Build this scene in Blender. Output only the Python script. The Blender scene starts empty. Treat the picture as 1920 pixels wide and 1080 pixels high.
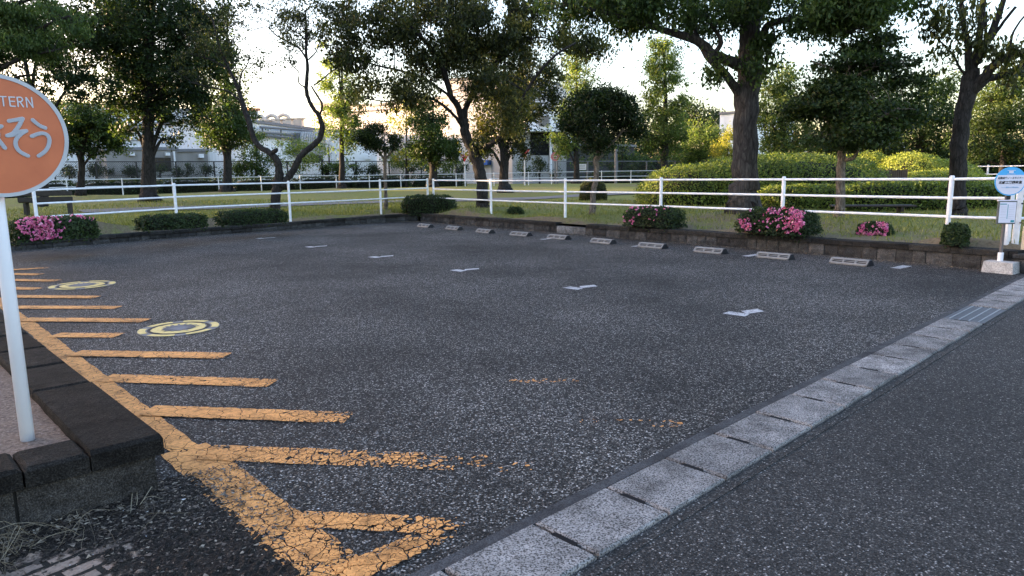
import bpy, math, random
import numpy as np
random.seed(7); RN = np.random.default_rng(11)
S = bpy.context.scene; COL = S.collection
# ---------------- camera, world, sun, exposure ----------------
FPX, CAMH = 1290.0, 1.4
pit = math.atan(209/FPX); rol = .011
cf = np.array([0, math.cos(pit), -math.sin(pit)]); u0 = np.array([0, math.sin(pit), math.cos(pit)]); r0 = np.array([1., 0, 0])
cR = math.cos(rol)*r0 - math.sin(rol)*u0; cU = math.sin(rol)*r0 + math.cos(rol)*u0
cam = bpy.data.cameras.new('camera'); co = bpy.data.objects.new('camera', cam); COL.objects.link(co)
from mathutils import Matrix, Vector
M4 = Matrix.Identity(4)
for i in range(3):
    M4[i][0] = cR[i]; M4[i][1] = cU[i]; M4[i][2] = -cf[i]
M4[2][3] = CAMH
co.matrix_world = M4
cam.sensor_width = 36; cam.lens = FPX/1920*36; cam.clip_end = 3000; cam.clip_start = .05
S.camera = co
SUN_AZ, SUN_EL = math.radians(-74), math.radians(5.5)
w = bpy.data.worlds.new("World"); S.world = w; w.use_nodes = True
nt = w.node_tree; bg = nt.nodes['Background']
sky = nt.nodes.new('ShaderNodeTexSky'); sky.sky_type = 'NISHITA'; sky.sun_disc = False
sky.sun_elevation = SUN_EL; sky.sun_rotation = SUN_AZ; sky.air_density = 1.0; sky.dust_density = 2.6; sky.ozone_density = 1.5
tint = nt.nodes.new('ShaderNodeMix'); tint.data_type = 'RGBA'; tint.blend_type = 'MULTIPLY'; tint.inputs[0].default_value = 1; tint.inputs[7].default_value = (1.06, .96, 1.04, 1)
nt.links.new(sky.outputs[0], tint.inputs[6]); nt.links.new(tint.outputs[2], bg.inputs[0]); bg.inputs[1].default_value = .15
sl = bpy.data.lights.new('sun', 'SUN'); so = bpy.data.objects.new('sun', sl); COL.objects.link(so)
sl.energy = 3.6; sl.angle = math.radians(.5); sl.color = (1, .68, .40)
sd = Vector((math.sin(SUN_AZ)*math.cos(SUN_EL), math.cos(SUN_AZ)*math.cos(SUN_EL), math.sin(SUN_EL)))
so.rotation_euler = sd.to_track_quat('Z', 'Y').to_euler()
S.view_settings.view_transform = 'Standard'; S.view_settings.look = 'None'
S.view_settings.gamma = 1; S.view_settings.use_curve_mapping = False; S.view_settings.exposure = 3.15
S.render.engine = 'CYCLES'

# ---------------- pixel helpers: where a point of the photograph stands in the place ----------------
def ray(x, y): return cf + (x-960)/FPX*cR + (540-y)/FPX*cU
def G(x, y, z=0.):
    d = ray(x, y); t = (z-CAMH)/d[2]; return d*t + np.array([0, 0, CAMH])
def P(x, y, Y):
    d = ray(x, y); return d*(Y/d[1]) + np.array([0, 0, CAMH])
def V(*a): return np.array(a, float)

# ---------------- object helpers ----------------
def link(o, parent=None, label=None, cat=None, group=None, kind=None):
    COL.objects.link(o)
    if parent is not None: o.parent = parent
    if label: o['label'] = label
    if cat: o['category'] = cat
    if group: o['group'] = group
    if kind: o['kind'] = kind
    return o
def thing(name, label, cat, group=None, loc=(0, 0, 0), rz=0):
    o = bpy.data.objects.new(name, None); o.location = loc; o.rotation_euler = (0, 0, rz); o.empty_display_size = .1
    return link(o, None, label, cat, group)
def copy_tree(o, parent=None):
    c = o.copy(); COL.objects.link(c); c.parent = parent
    for ch in list(o.children): copy_tree(ch, c)
    return c
class MB:
    def __init__(s): s.v = []; s.f = []; s.m = []; s.a = []
    def add(s, vs, fs, m=0):
        n = len(s.v); s.v += [tuple(map(float, q)) for q in vs]; s.f += [tuple(i+n for i in f) for f in fs]; s.m += [m]*len(fs)
    def hexa(s, b, t, m=0):
        s.add(list(b)+list(t), [(3, 2, 1, 0), (4, 5, 6, 7), (0, 1, 5, 4), (1, 2, 6, 5), (2, 3, 7, 6), (3, 0, 4, 7)], m)
    def box(s, c, sz, rz=0, m=0, bev=0):
        cx, cy, cz = c; hx, hy, hz = [q/2 for q in sz]; ca, sa = math.cos(rz), math.sin(rz)
        def q(x, y, z): return (cx+x*ca-y*sa, cy+x*sa+y*ca, cz+z)
        if not bev:
            s.hexa([q(-hx, -hy, -hz), q(hx, -hy, -hz), q(hx, hy, -hz), q(-hx, hy, -hz)], [q(-hx, -hy, hz), q(hx, -hy, hz), q(hx, hy, hz), q(-hx, hy, hz)], m)
        else:
            b = bev; r = []
            for (z, i) in ((-hz, b), (-hz+b, 0), (hz-b, 0), (hz, b)):
                X, Y = hx-i, hy-i
                r.append([q(x, y, z) for x, y in ((-X, -Y+b), (-X+b, -Y), (X-b, -Y), (X, -Y+b), (X, Y-b), (X-b, Y), (-X+b, Y), (-X, Y-b))])
            vs = sum(r, []); fs = [tuple(range(7, -1, -1)), tuple(range(24, 32))]
            for k in range(3):
                for i in range(8): j = (i+1) % 8; fs.append((k*8+i, k*8+j, k*8+8+j, k*8+8+i))
            s.add(vs, fs, m)
    def prism(s, poly, z0, z1, m=0):
        n = len(poly); zz = z1 if hasattr(z1, '__len__') else [z1]*n
        vs = [(p[0], p[1], z0) for p in poly]+[(p[0], p[1], z) for p, z in zip(poly, zz)]
        s.add(vs, [tuple(range(n-1, -1, -1)), tuple(range(n, 2*n))]+[(i, (i+1) % n, n+(i+1) % n, n+i) for i in range(n)], m)
    def tube(s, pts, rad, n=8, m=0, cap=True, wob=0):
        pts = [np.array(p, float) for p in pts]; N = len(pts)
        if not hasattr(rad, '__len__'): rad = [rad]*N
        up = None; vs = []
        for i, p in enumerate(pts):
            t = pts[min(i+1, N-1)]-pts[max(i-1, 0)]; t = t/(np.linalg.norm(t)+1e-9)
            if up is None:
                a = V(1, 0, 0) if abs(t[0]) < .8 else V(0, 1, 0)
            else: a = up
            a = a-t*np.dot(a, t); a /= np.linalg.norm(a)+1e-9; up = a; b = np.cross(t, a)
            for k in range(n):
                th = 2*math.pi*k/n; r = rad[i]*(1+(wob*(random.random()-.5) if wob else 0))
                vs.append(p+(a*math.cos(th)+b*math.sin(th))*r)
        fs = [(i*n+k, i*n+(k+1) % n, (i+1)*n+(k+1) % n, (i+1)*n+k) for i in range(N-1) for k in range(n)]
        if cap: fs += [tuple(range(n-1, -1, -1)), tuple(range((N-1)*n, N*n))]
        s.add(vs, fs, m)
    def disc(s, c, ax, ay, r, th, n=48, m=0, r2=None):
        c, ax, ay = map(np.array, (c, ax, ay)); nz = np.cross(ax, ay)
        vs = []
        for z in (0, th):
            for k in range(n):
                a = 2*math.pi*k/n; vs.append(c+(ax*math.cos(a)+ay*math.sin(a))*r+nz*z)
        if r2 is None:
            s.add(vs, [tuple(range(n-1, -1, -1)), tuple(range(n, 2*n))]+[(i, (i+1) % n, n+(i+1) % n, n+i) for i in range(n)], m)
        else:
            for z in (0, th):
                for k in range(n):
                    a = 2*math.pi*k/n; vs.append(c+(ax*math.cos(a)+ay*math.sin(a))*r2+nz*z)
            fs = []
            for i in range(n):
                j = (i+1) % n
                fs += [(i, j, n+j, n+i), (2*n+j, 2*n+i, 3*n+i, 3*n+j), (n+i, n+j, 3*n+j, 3*n+i), (j, i, 2*n+i, 2*n+j)]
            s.add(vs, fs, m)
    def build(s, name, mats, parent=None, label=None, cat=None, group=None, kind=None, smooth=False, attr=None):
        me = bpy.data.meshes.new(name); me.from_pydata(s.v, [], s.f)
        if not isinstance(mats, (list, tuple)): mats = [mats]
        for q in mats: me.materials.append(q)
        if len(mats) > 1: me.polygons.foreach_set('material_index', s.m)
        if smooth: me.polygons.foreach_set('use_smooth', [True]*len(me.polygons))
        if attr:
            for k, val in attr.items():
                at = me.attributes.new(k, 'FLOAT', 'POINT'); at.data.foreach_set('value', np.asarray(val, 'f'))
        me.update()
        return link(bpy.data.objects.new(name, me), parent, label, cat, group, kind)

# ---------------- materials ----------------
class NT:
    def __init__(s, name):
        s.m = bpy.data.materials.new(name); s.m.use_nodes = True; s.t = s.m.node_tree; s.p = s.t.nodes['Principled BSDF']; s.out = s.t.nodes['Material Output']
        s.tc = s.t.nodes.new('ShaderNodeTexCoord')
    def n(s, typ, ins=None, **kw):
        q = s.t.nodes.new(typ)
        for k, v in kw.items(): setattr(q, k, v)
        for k, v in (ins or {}).items(): s.set(q, k, v)
        return q
    def set(s, q, k, v):
        if isinstance(v, bpy.types.NodeSocket): s.t.links.new(v, q.inputs[k])
        else: q.inputs[k].default_value = v
    def noise(s, sc, det=3, rough=.55, vec=None, dist=0):
        return s.n('ShaderNodeTexNoise', {'Vector': vec or s.tc.outputs['Object'], 'Scale': sc, 'Detail': det, 'Roughness': rough, 'Distortion': dist}).outputs[0]
    def vor(s, sc, feat='F1', vec=None, rnd=1):
        return s.n('ShaderNodeTexVoronoi', {'Vector': vec or s.tc.outputs['Object'], 'Scale': sc, 'Randomness': rnd}, feature=feat)
    def ramp(s, fac, stops, interp='LINEAR'):
        r = s.n('ShaderNodeValToRGB', {'Fac': fac}); e = r.color_ramp.elements; r.color_ramp.interpolation = interp
        while len(e) < len(stops): e.new(.5)
        for i, (p_, c) in enumerate(stops):
            e[i].position = p_
            if not hasattr(c, '__len__'): c = (c, c, c)
            e[i].color = (*c, 1)
        return r.outputs[0]
    def mix(s, a, b, f, mode='MIX'):
        q = s.n('ShaderNodeMix', data_type='RGBA', blend_type=mode)
        for i, v in ((0, f), (6, a), (7, b)):
            if isinstance(v, bpy.types.NodeSocket): s.t.links.new(v, q.inputs[i])
            else: q.inputs[i].default_value = v if i == 0 else ((*v, 1) if len(v) == 3 else v)
        return q.outputs[2]
    def math(s, op, a, b=0, c=None, clamp=False):
        q = s.n('ShaderNodeMath', operation=op); q.use_clamp = clamp
        for i, v in enumerate((a, b) if c is None else (a, b, c)): s.set(q, i, v)
        return q.outputs[0]
    def bump(s, h, st=.5, dist=.01, nrm=None):
        d = {'Height': h, 'Strength': st, 'Distance': dist}
        if nrm is not None: d['Normal'] = nrm
        return s.n('ShaderNodeBump', d).outputs[0]
    def sxyz(s, sock=None):
        return s.n('ShaderNodeSeparateXYZ', {0: sock or s.tc.outputs['Object']}).outputs
    def attr(s, name): return s.n('ShaderNodeAttribute', attribute_name=name).outputs['Fac']
    def fin(s, col=None, rough=.8, nrm=None, metal=0, spec=None):
        if col is not None: s.set(s.p, 'Base Color', col if isinstance(col, bpy.types.NodeSocket) else (*col, 1))
        s.set(s.p, 'Roughness', rough); s.set(s.p, 'Metallic', metal)
        s.set(s.p, 'Specular IOR Level', spec if spec is not None else (.2 if (not isinstance(rough, float) or rough > .7) else .45))
        if nrm is not None: s.set(s.p, 'Normal', nrm)
        return s.m
def plain(name, c, rough=.6, var=.12, sc=8, metal=0, bump=0):
    t = NT(name); n = t.noise(sc, 4)
    col = t.ramp(n, [(.3, tuple(q*(1-var) for q in c)), (.7, tuple(min(1, q*(1+var)) for q in c))])
    return t.fin(col, rough, t.bump(t.noise(sc*8, 3), bump, .004) if bump else None, metal)
def m_asphalt(name, sc, stops, patch=(.72, 1.12), tint=(1, 1.0, 1.06), rough=.85, bs=.6):
    t = NT(name); v = t.vor(sc); c = t.n('ShaderNodeSeparateColor', {0: v.outputs['Color']}).outputs[0]
    col = t.ramp(c, stops)
    mask = t.ramp(v.outputs['Distance'], [(.15, 1.0), (.62, .35)])
    col = t.mix(col, mask, .85, 'MULTIPLY')
    big = t.ramp(t.noise(.42, 4, .6), [(.33, tuple(patch[0]*q for q in tint)), (.62, tuple(patch[1]*q for q in tint))])
    col = t.mix(col, big, 1., 'MULTIPLY')
    mid = t.ramp(t.noise(14, 3, .7), [(.3, .72), (.72, 1.3)])
    col = t.mix(col, mid, .8, 'MULTIPLY')
    return t.fin(col, rough, t.bump(v.outputs['Distance'], bs, -.006))
A_LOT = m_asphalt('lot_asphalt', 125, [(0, .008), (.4, .03), (.7, .078), (.88, .19), (1, .62)], patch=(.45, 1.2), tint=(1.04, .98, .91))
A_ROAD = m_asphalt('road_asphalt', 150, [(0, .012), (.3, .04), (.75, .066), (.95, .15), (1, .45)], patch=(.75, 1.1), tint=(1.02, .96, .90), bs=.35)
def m_concrete(name, base, dark=.35, tint=(1, 1, 1.03), pit=170):
    t = NT(name); n = t.noise(pit, 2, .6)
    a = t.ramp(n, [(.40, tuple(base*dark*q for q in tint)), (.52, tuple(base*q for q in tint)), (.75, tuple(base*1.35*q for q in tint))])
    o = t.n('ShaderNodeObjectInfo').outputs['Random']
    b = t.ramp(t.noise(4.5, 6, .7), [(.32, .42), (.6, 1.12)])
    col = t.mix(t.mix(a, b, 1, 'MULTIPLY'), t.ramp(o, [(0, .68), (1, 1.15)]), 1, 'MULTIPLY')
    return t.fin(col, .9, t.bump(n, .5, .004))
C_SLAB = m_concrete('slab_concrete', .27, .22, (1.05, .99, .94), 130); C_EDGE = m_concrete('edge_concrete', .085, .5); C_LIGHT = m_concrete('block_concrete', .38, .75, (1.03, 1, .97), 60)
def m_stone(name, base, tint):
    t = NT(name); big = t.noise(9, 5, .65); v = t.vor(.9)
    a = t.ramp(big, [(.3, tuple(base*.45*q for q in tint)), (.6, tuple(base*q for q in tint)), (.85, tuple(base*1.8*q for q in tint))])
    g = t.ramp(t.noise(150, 3, .8), [(.38, .35), (.5, .9), (.68, 2.6)])
    col = t.mix(a, g, .9, 'MULTIPLY')
    r = t.n('ShaderNodeNewGeometry').outputs['Random Per Island']
    col = t.mix(col, t.ramp(r, [(0, .6), (1, 1.35)]), 1, 'MULTIPLY')
    b1 = t.bump(big, .8, .03); return t.fin(col, .95, t.bump(t.noise(90, 4), .9, .008, b1), spec=.08)
ST_WALL = m_stone('split_stone', .066, (1.02, 1, .98)); ST_CAP = m_stone('cap_stone', .035, (1.05, 1, .93)); ST_GREY = m_stone('pale_block', .2, (1, 1, 1))
def m_paint(name, c, scale=11, hole=.0):
    t = NT(name); obj = t.tc.outputs['Object']
    wv = t.n('ShaderNodeVectorMath', {0: obj, 1: t.n('ShaderNodeVectorMath', {0: t.n('ShaderNodeTexNoise', {'Vector': obj, 'Scale': 14.}).outputs[1], 'Scale': .05}, operation='SCALE').outputs[0]}, operation='ADD').outputs[0]
    wear = t.attr('wear')
    e = t.vor(scale, 'DISTANCE_TO_EDGE', wv).outputs['Distance']; e2 = t.vor(scale*3.1, 'DISTANCE_TO_EDGE', wv).outputs['Distance']
    c1 = t.math('GREATER_THAN', e, t.math('MULTIPLY_ADD', wear, .05, .008)); c2 = t.math('GREATER_THAN', e2, t.math('MULTIPLY_ADD', wear, .22, -.045))
    cell = t.n('ShaderNodeSeparateColor', {0: t.vor(scale*3.1, 'F1', wv).outputs['Color']}).outputs[0]
    nz = t.noise(5, 4, .6)
    c3 = t.math('GREATER_THAN', t.math('MULTIPLY_ADD', nz, .9, t.math('MULTIPLY', cell, .55)), t.math('MULTIPLY_ADD', wear, .95, .08))
    pit_ = t.math('LESS_THAN', t.noise(90, 2, .5), t.math('MULTIPLY_ADD', wear, -.12, .70))
    mask = t.math('MULTIPLY', t.math('MULTIPLY', c1, c2), t.math('MULTIPLY', c3, pit_))
    col = t.ramp(t.noise(3, 5, .7), [(.3, tuple(q*.72 for q in c)), (.65, c)])
    dirt = t.mix(t.ramp(t.noise(40, 4, .7), [(.3, .5), (.6, 1.05)]), t.ramp(t.noise(6, 5, .75), [(.34, .45), (.48, 1.02)]), 1, 'MULTIPLY')
    t.fin(t.mix(col, dirt, .8, 'MULTIPLY'), .75, t.bump(t.noise(60, 3), .4, .004))
    tr = t.n('ShaderNodeBsdfTransparent'); mx = t.n('ShaderNodeMixShader', {0: mask, 1: tr.outputs[0], 2: t.p.outputs[0]})
    t.t.links.new(mx.outputs[0], t.out.inputs[0]); return t.m
Y_PAINT = m_paint('worn_yellow_paint', (.76, .35, .11)); W_PAINT = m_paint('worn_white_paint', (.55, .55, .56), 22)
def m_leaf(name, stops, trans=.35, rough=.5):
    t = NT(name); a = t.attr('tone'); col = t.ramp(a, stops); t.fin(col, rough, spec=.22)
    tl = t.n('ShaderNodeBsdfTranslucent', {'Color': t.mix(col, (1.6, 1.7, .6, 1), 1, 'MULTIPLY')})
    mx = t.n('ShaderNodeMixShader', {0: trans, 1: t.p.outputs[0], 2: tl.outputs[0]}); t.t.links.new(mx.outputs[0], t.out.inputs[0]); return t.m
L_DARK = m_leaf('dark_leaves', [(0, (.010, .018, .008)), (.5, (.026, .045, .016)), (1, (.06, .09, .03))])
L_MID = m_leaf('green_leaves', [(0, (.018, .03, .01)), (.5, (.05, .085, .025)), (1, (.12, .16, .05))])
L_LIGHT = m_leaf('light_leaves', [(0, (.04, .06, .02)), (.5, (.10, .15, .045)), (1, (.22, .25, .08))], .45)
L_HEDGE = m_leaf('hedge_leaves', [(0, (.02, .035, .01)), (.5, (.11, .155, .03)), (1, (.32, .36, .07))], .3)
L_YEL = m_leaf('yellow_green_leaves', [(0, (.06, .07, .015)), (.5, (.18, .19, .04)), (1, (.36, .33, .08))], .45)
L_OLIVE = m_leaf('olive_leaves', [(0, (.014, .018, .008)), (.5, (.04, .05, .018)), (.85, (.10, .10, .03)), (1, (.2, .17, .05))])
L_FLOW = m_leaf('pink_flowers', [(0, (.42, .05, .20)), (.5, (.66, .17, .38)), (1, (.8, .42, .58))], .3)
L_GRASS = m_leaf('grass_blades', [(0, (.06, .07, .018)), (.5, (.155, .165, .045)), (1, (.32, .28, .12))], .35)
L_DRY = m_leaf('dry_stalks', [(0, (.06, .05, .035)), (.6, (.16, .13, .09)), (1, (.3, .26, .19))], .1)
def m_bark(name, c, sc=10, st=1.):
    t = NT(name); mp = t.n('ShaderNodeMapping', {'Vector': t.tc.outputs['Object'], 'Scale': (1, 1, .22)}).outputs[0]
    n = t.noise(sc*2.2, 6, .7, mp, .6); v = t.vor(sc*1.6, 'DISTANCE_TO_EDGE', mp).outputs['Distance']
    n2 = t.noise(sc*6, 4, .7, mp); h = t.math('ADD', t.math('ADD', t.math('MULTIPLY', n, .9), t.math('MULTIPLY', n2, .35)), t.math('MINIMUM', t.math('MULTIPLY', v, 1.2), .16))
    col = t.ramp(h, [(.45, tuple(q*.25 for q in c)), (.72, c), (.95, tuple(q*2.2 for q in c))])
    return t.fin(col, .95, t.bump(h, st, .03))
BARK = m_bark('dark_bark', (.028, .025, .023)); BARK_G = m_bark('grey_bark', (.048, .043, .04), 7, 1.); BARK_L = m_bark('pale_bark', (.12, .10, .08), 14, .7)
def m_lawn():
    t = NT('lawn_grass'); n = t.noise(.35, 5, .65); f = t.noise(22, 4, .75)
    g = t.ramp(f, [(.3, (.08, .092, .02)), (.55, (.17, .185, .045)), (.75, (.30, .29, .09))])
    dry = t.ramp(f, [(.3, (.10, .075, .045)), (.7, (.24, .19, .12))])
    k = t.ramp(n, [(.5, 0.), (.72, .75)])
    bare = t.attr('bare'); kk = t.math('ADD', k, t.math('MULTIPLY', bare, t.ramp(t.noise(3., 4, .6), [(.35, .2), (.55, 1.3)])), clamp=True)
    return t.fin(t.mix(g, dry, kk), .95, t.bump(f, .9, .03))
LAWN = m_lawn()
SOIL = NT('soil'); _n = SOIL.noise(60, 5, .75)
SOIL = SOIL.fin(SOIL.ramp(_n, [(.3, (.05, .035, .027)), (.55, (.20, .15, .12)), (.75, (.42, .34, .28))]), .95, SOIL.bump(_n, 1, .012))
W_PIPE = plain('white_pipe_paint', (.80, .81, .83), .4, .13, 9)
W_FAR = plain('dull_white_pipe', (.7, .7, .71), .5, .1, 3)
BLACK = plain('black_metal', (.012, .012, .014), .5); DARK = plain('hollow_shade', (.006, .006, .007), .9)  # last one is near-black for hollows, their shade put into the colour
def m_clad(name, c, period=.25, st=.4):
    t = NT(name); x, y, z = t.sxyz(); s_ = t.math('SINE', t.math('MULTIPLY', t.math('ADD', x, t.math('MULTIPLY', y, .6)), 6.283/period))
    n = t.noise(.35, 4, .6); col = t.mix(t.ramp(n, [(.3, tuple(q*.86 for q in c)), (.7, c)]), t.ramp(s_, [(0, .9), (.5, 1.)]), .8, 'MULTIPLY')
    return t.fin(col, .6, t.bump(s_, st, .03))
CLAD_W = m_clad('white_cladding', (.85, .85, .85)); CLAD_P = m_clad('cream_cladding', (.66, .60, .56), 1.2, .1); CLAD_G = m_clad('grey_cladding', (.26, .245, .23), .9, .3)
WALL_B = plain('pale_wall', (.8, .8, .8), .7, .08, .5); TRIM = plain('grey_trim', (.16, .16, .17), .6); GLASSD = plain('dark_glass', (.02, .022, .025), .15)
RIB = plain('vent_ribs', (.30, .30, .30), .5); RUST = plain('terracotta_trim', (.45, .17, .09), .7); DUCT = plain('galvanised_duct', (.62, .5, .4), .35, .1, 2)
# ---------------- terrain levels ----------------
WR = [V(-2.95, 22.38), V(1.81, 16.35), V(5.08, 12.4), V(7.05, 9.5)]          # base line of the right wall, far corner first
WL = [V(-13.2, 9.9), V(-10.27, 14.07), V(-8.32, 16.93), V(-6.2, 19.45), V(-3.8, 22.2), V(-2.95, 22.38)]
def hit(px, A, B):
    d = ray(px, 335); k = d[0]/d[1]; A = V(*A); B = V(*B); D = B-A
    t = (k*A[1]-A[0])/(D[0]-k*D[1]); return A+D*t
RFA, RFB = V(-2.95, 22.38)+V(.808, .593)*.62, V(7.05, 9.2)+V(.808, .593)*.62
LFA, LFB = V(-10.27, 14.07)+V(-.79, .61)*.40, V(-3.8, 22.2)+V(-.79, .61)*.40
def postline(lst, A, B):
    out = []
    for px, yt, yb in lst:
        q = hit(px, A, B); out.append((q, P(px, yt, q[1])[2], P(px, yb, q[1])[2] if yb else None))
    return out
RF = postline([(812, 337, 398), (920, 337.5, 400), (1060, 337, 408), (1240, 335.5, 418), (1470, 334.5, 428), (1785, 333.5, 444), (1899, 332, 451)], RFA, RFB)
LF = postline([(60, 355, 404), (325, 346, 400), (540, 341.5, 410), (712, 338, 401), (801, 336, 398)], LFA, LFB)
def farY(px): return float(np.interp(px, [0, 228, 489, 751, 991, 1183, 1400], [32, 36.5, 41.5, 46.5, 47.5, 49, 51]))
FF = []
for px, yt in [(-20, 339), (124, 336.5), (228, 335), (322, 333.5), (409, 332), (489, 331), (562, 329.5), (630, 328.7), (692, 328), (751, 327), (805, 326.5), (855, 325.7), (926, 324.5), (991, 323), (1034, 322.3), (1128, 320.7), (1183, 320), (1236, 319.5)]:
    Y = farY(px); q = P(px, yt, Y); FF.append((q[:2], q[2], q[2]-.87))
CTL = [(p[0][0], p[0][1], p[2]) for p in RF[1:]]+[(p[0][0], p[0][1], p[2]) for p in LF]+[(p[0][0], p[0][1], p[2]) for p in FF]
CTL += [(w_[0]+.35, w_[1]+.3, .245) for w_ in WR]+[((WR[i][0]+WR[i+1][0])/2+.35, (WR[i][1]+WR[i+1][1])/2+.3, .245) for i in range(3)]
CTL += [(w_[0]-.3, w_[1]+.25, .18+.05*i/5) for i, w_ in enumerate(WL)]
for px, py, Y in [(279, 379, 25.), (1395, 400, 16.6), (1573, 407, 14.9), (1795, 404, 15.), (1111, 377, 24.5), (905, 388, 21.5), (723, 392, 23.3), (516, 397, 21.), (1111, 402, 18.), (80, 392, 24.), (152, 366, 30.), (426, 357, 38.), (641, 352, 42.), (812, 350, 41.), (946, 361, 33.), (1081, 343, 45.), (279, 379, 25.5), (1210, 385, 21.), (1500, 384, 19), (1640, 400, 17), (1100, 360, 33), (700, 370, 33), (400, 375, 28), (100, 385, 24)]:
    CTL.append(tuple(P(px, py, Y)))
CTL += [(30, 40, .9), (50, 30, .9), (-40, 30, .9), (20, 70, .9), (-40, 70, .8), (0, 80, .8), (20, 20, .7), (12, 12, .5)]
CTL = np.array(CTL)
def lz(x, y):
    d2 = (CTL[:, 0]-x)**2+(CTL[:, 1]-y)**2; w_ = 1/(d2+.05)**1.7; return float((w_*CTL[:, 2]).sum()/w_.sum())
def L(px, py, Y0=20.):
    """point of the lawn seen at a photo pixel"""
    lo = None; d = ray(px, py); prev = None
    for Y in np.arange(8, 90, .15):
        q = P(px, py, Y); dz = q[2]-lz(q[0], q[1])
        if dz < 0 and q[1] > 9: return V(q[0], q[1], lz(q[0], q[1]))
    q = P(px, py, Y0); return V(q[0], q[1], lz(q[0], q[1]))
def at(px, Y):
    q = P(px, 330, Y); return V(q[0], q[1], lz(q[0], q[1]))

# ---------------- ground, lot, road ----------------
g = MB(); g.add([(-900, -400, -.05), (900, -400, -.05), (900, 1500, -.05), (-900, 1500, -.05)], [(0, 1, 2, 3)]); g.build('ground', plain('earth', (.10, .09, .07), .95, .3, .2), kind='structure')
gd = V(.723, .691); gn = V(.691, -.723); g0 = V(.08, 2.61)
def gp(s, o): return g0+gd*s+gn*o
lot = MB(); pl = [gp(-6, -.06), gp(9.9, -.06), WR[3]+V(.2, .12), WR[2]+V(.2, .15), WR[1]+V(.2, .15), WR[0]+V(0, .2), WL[4]+V(0, .1), WL[3]+V(0, .1), WL[2]+V(0, .1), WL[1]+V(0, .1), WL[0], (-14, 4), (-6, -2)]
lot.add([(p[0], p[1], 0) for p in pl], [tuple(range(len(pl)))]); lot.build('parking_lot', A_LOT, kind='structure')
rd = MB(); q = [gp(-6, .40), gp(-6, 14), gp(40, 14), gp(40, .40)]; rd.add([(p[0], p[1], -.008) for p in q], [(0, 1, 2, 3)]); rd.build('road', A_ROAD, kind='structure')
for a, b, em, ez in ((-.062, -.004, C_EDGE, .003), (.343, .40, A_ROAD, -.004)):
  ed = MB()
  if 1:
    s0 = -4.
    while s0 < 16:
        s1 = s0+.6; ed.prism([gp(s0, a), gp(s0, b), gp(s1, b), gp(s1, a)][::1], -.04, ez+random.uniform(-.001, .001)); s0 = s1
  ed.build('gutter_edge', em, kind='structure')
ch = MB(); ch.prism([gp(-6, -.004), gp(-6, .345), gp(16, .345), gp(16, -.004)], -.045, -.018); ch.build('gutter_channel', plain('joint_dark', (.012, .011, .010), .95, .4, 60), kind='structure')  # near-black strip under the covers, keeps their joints dark
k = 0
for i in range(-2, 24):
    s0 = i*.468
    if 12 <= i < 14:
        if i == 13: continue
        r_ = thing('drain_grate', 'steel slotted drain grate set among the concrete gutter covers', 'drain grate', None, (0, 0, 0))
        m = MB(); m.prism([gp(s0+.01, .0), gp(s0+.01, .34), gp(s0+.925, .34), gp(s0+.925, 0)], -.04, .004); m.build('frame', plain('dark_steel', (.09, .09, .095), .55, .2, 20, .6), r_)
        m = MB()
        for j in range(4): o_ = .045+j*.08; m.prism([gp(s0+.03, o_), gp(s0+.03, o_+.012), gp(s0+.905, o_+.012), gp(s0+.905, o_)], .004, .010)
        m.build('bar', plain('worn_steel', (.3, .3, .32), .4, .15, 20, .7), r_)
        continue
    jt = random.uniform(-.006, .006); tl = random.uniform(-.003, .003); s1 = s0+.468-.012
    b = [gp(s0+.004+jt, 0), gp(s0+.004, .335), gp(s1, .335), gp(s1+jt, 0)]
    m = MB(); c_ = sum(b)/4
    def ins(p_, e): v_ = c_-p_; return p_+v_/np.linalg.norm(v_)*e
    lo = [(*p_, -.04) for p_ in b]; mid = [(*p_, .004+tl) for p_ in b]; hi = [(*ins(p_, .014), .012+tl) for p_ in b]
    m.add(lo+mid+hi, [(0, 1, 5, 4), (1, 2, 6, 5), (2, 3, 7, 6), (3, 0, 4, 7), (4, 5, 9, 8), (5, 6, 10, 9), (6, 7, 11, 10), (7, 4, 8, 11), (8, 9, 10, 11)])
    # lifting notch at one end, a black block coloured as its shade
    o_ = m.build('gutter_cover', C_SLAB, None, 'grey concrete gutter cover in the row between the parking lot and the road', 'gutter cover', 'concrete gutter covers along the road'); m = MB()
    w0 = .09+random.uniform(-.01, .02)
    m.prism([gp(s1-.014, w0), gp(s1-.014, w0+.13), gp(s1+.012, w0+.12), gp(s1+.012, w0+.01)], -.03, .0128+tl); m.build('lifting_slot', DARK, o_)

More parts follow.
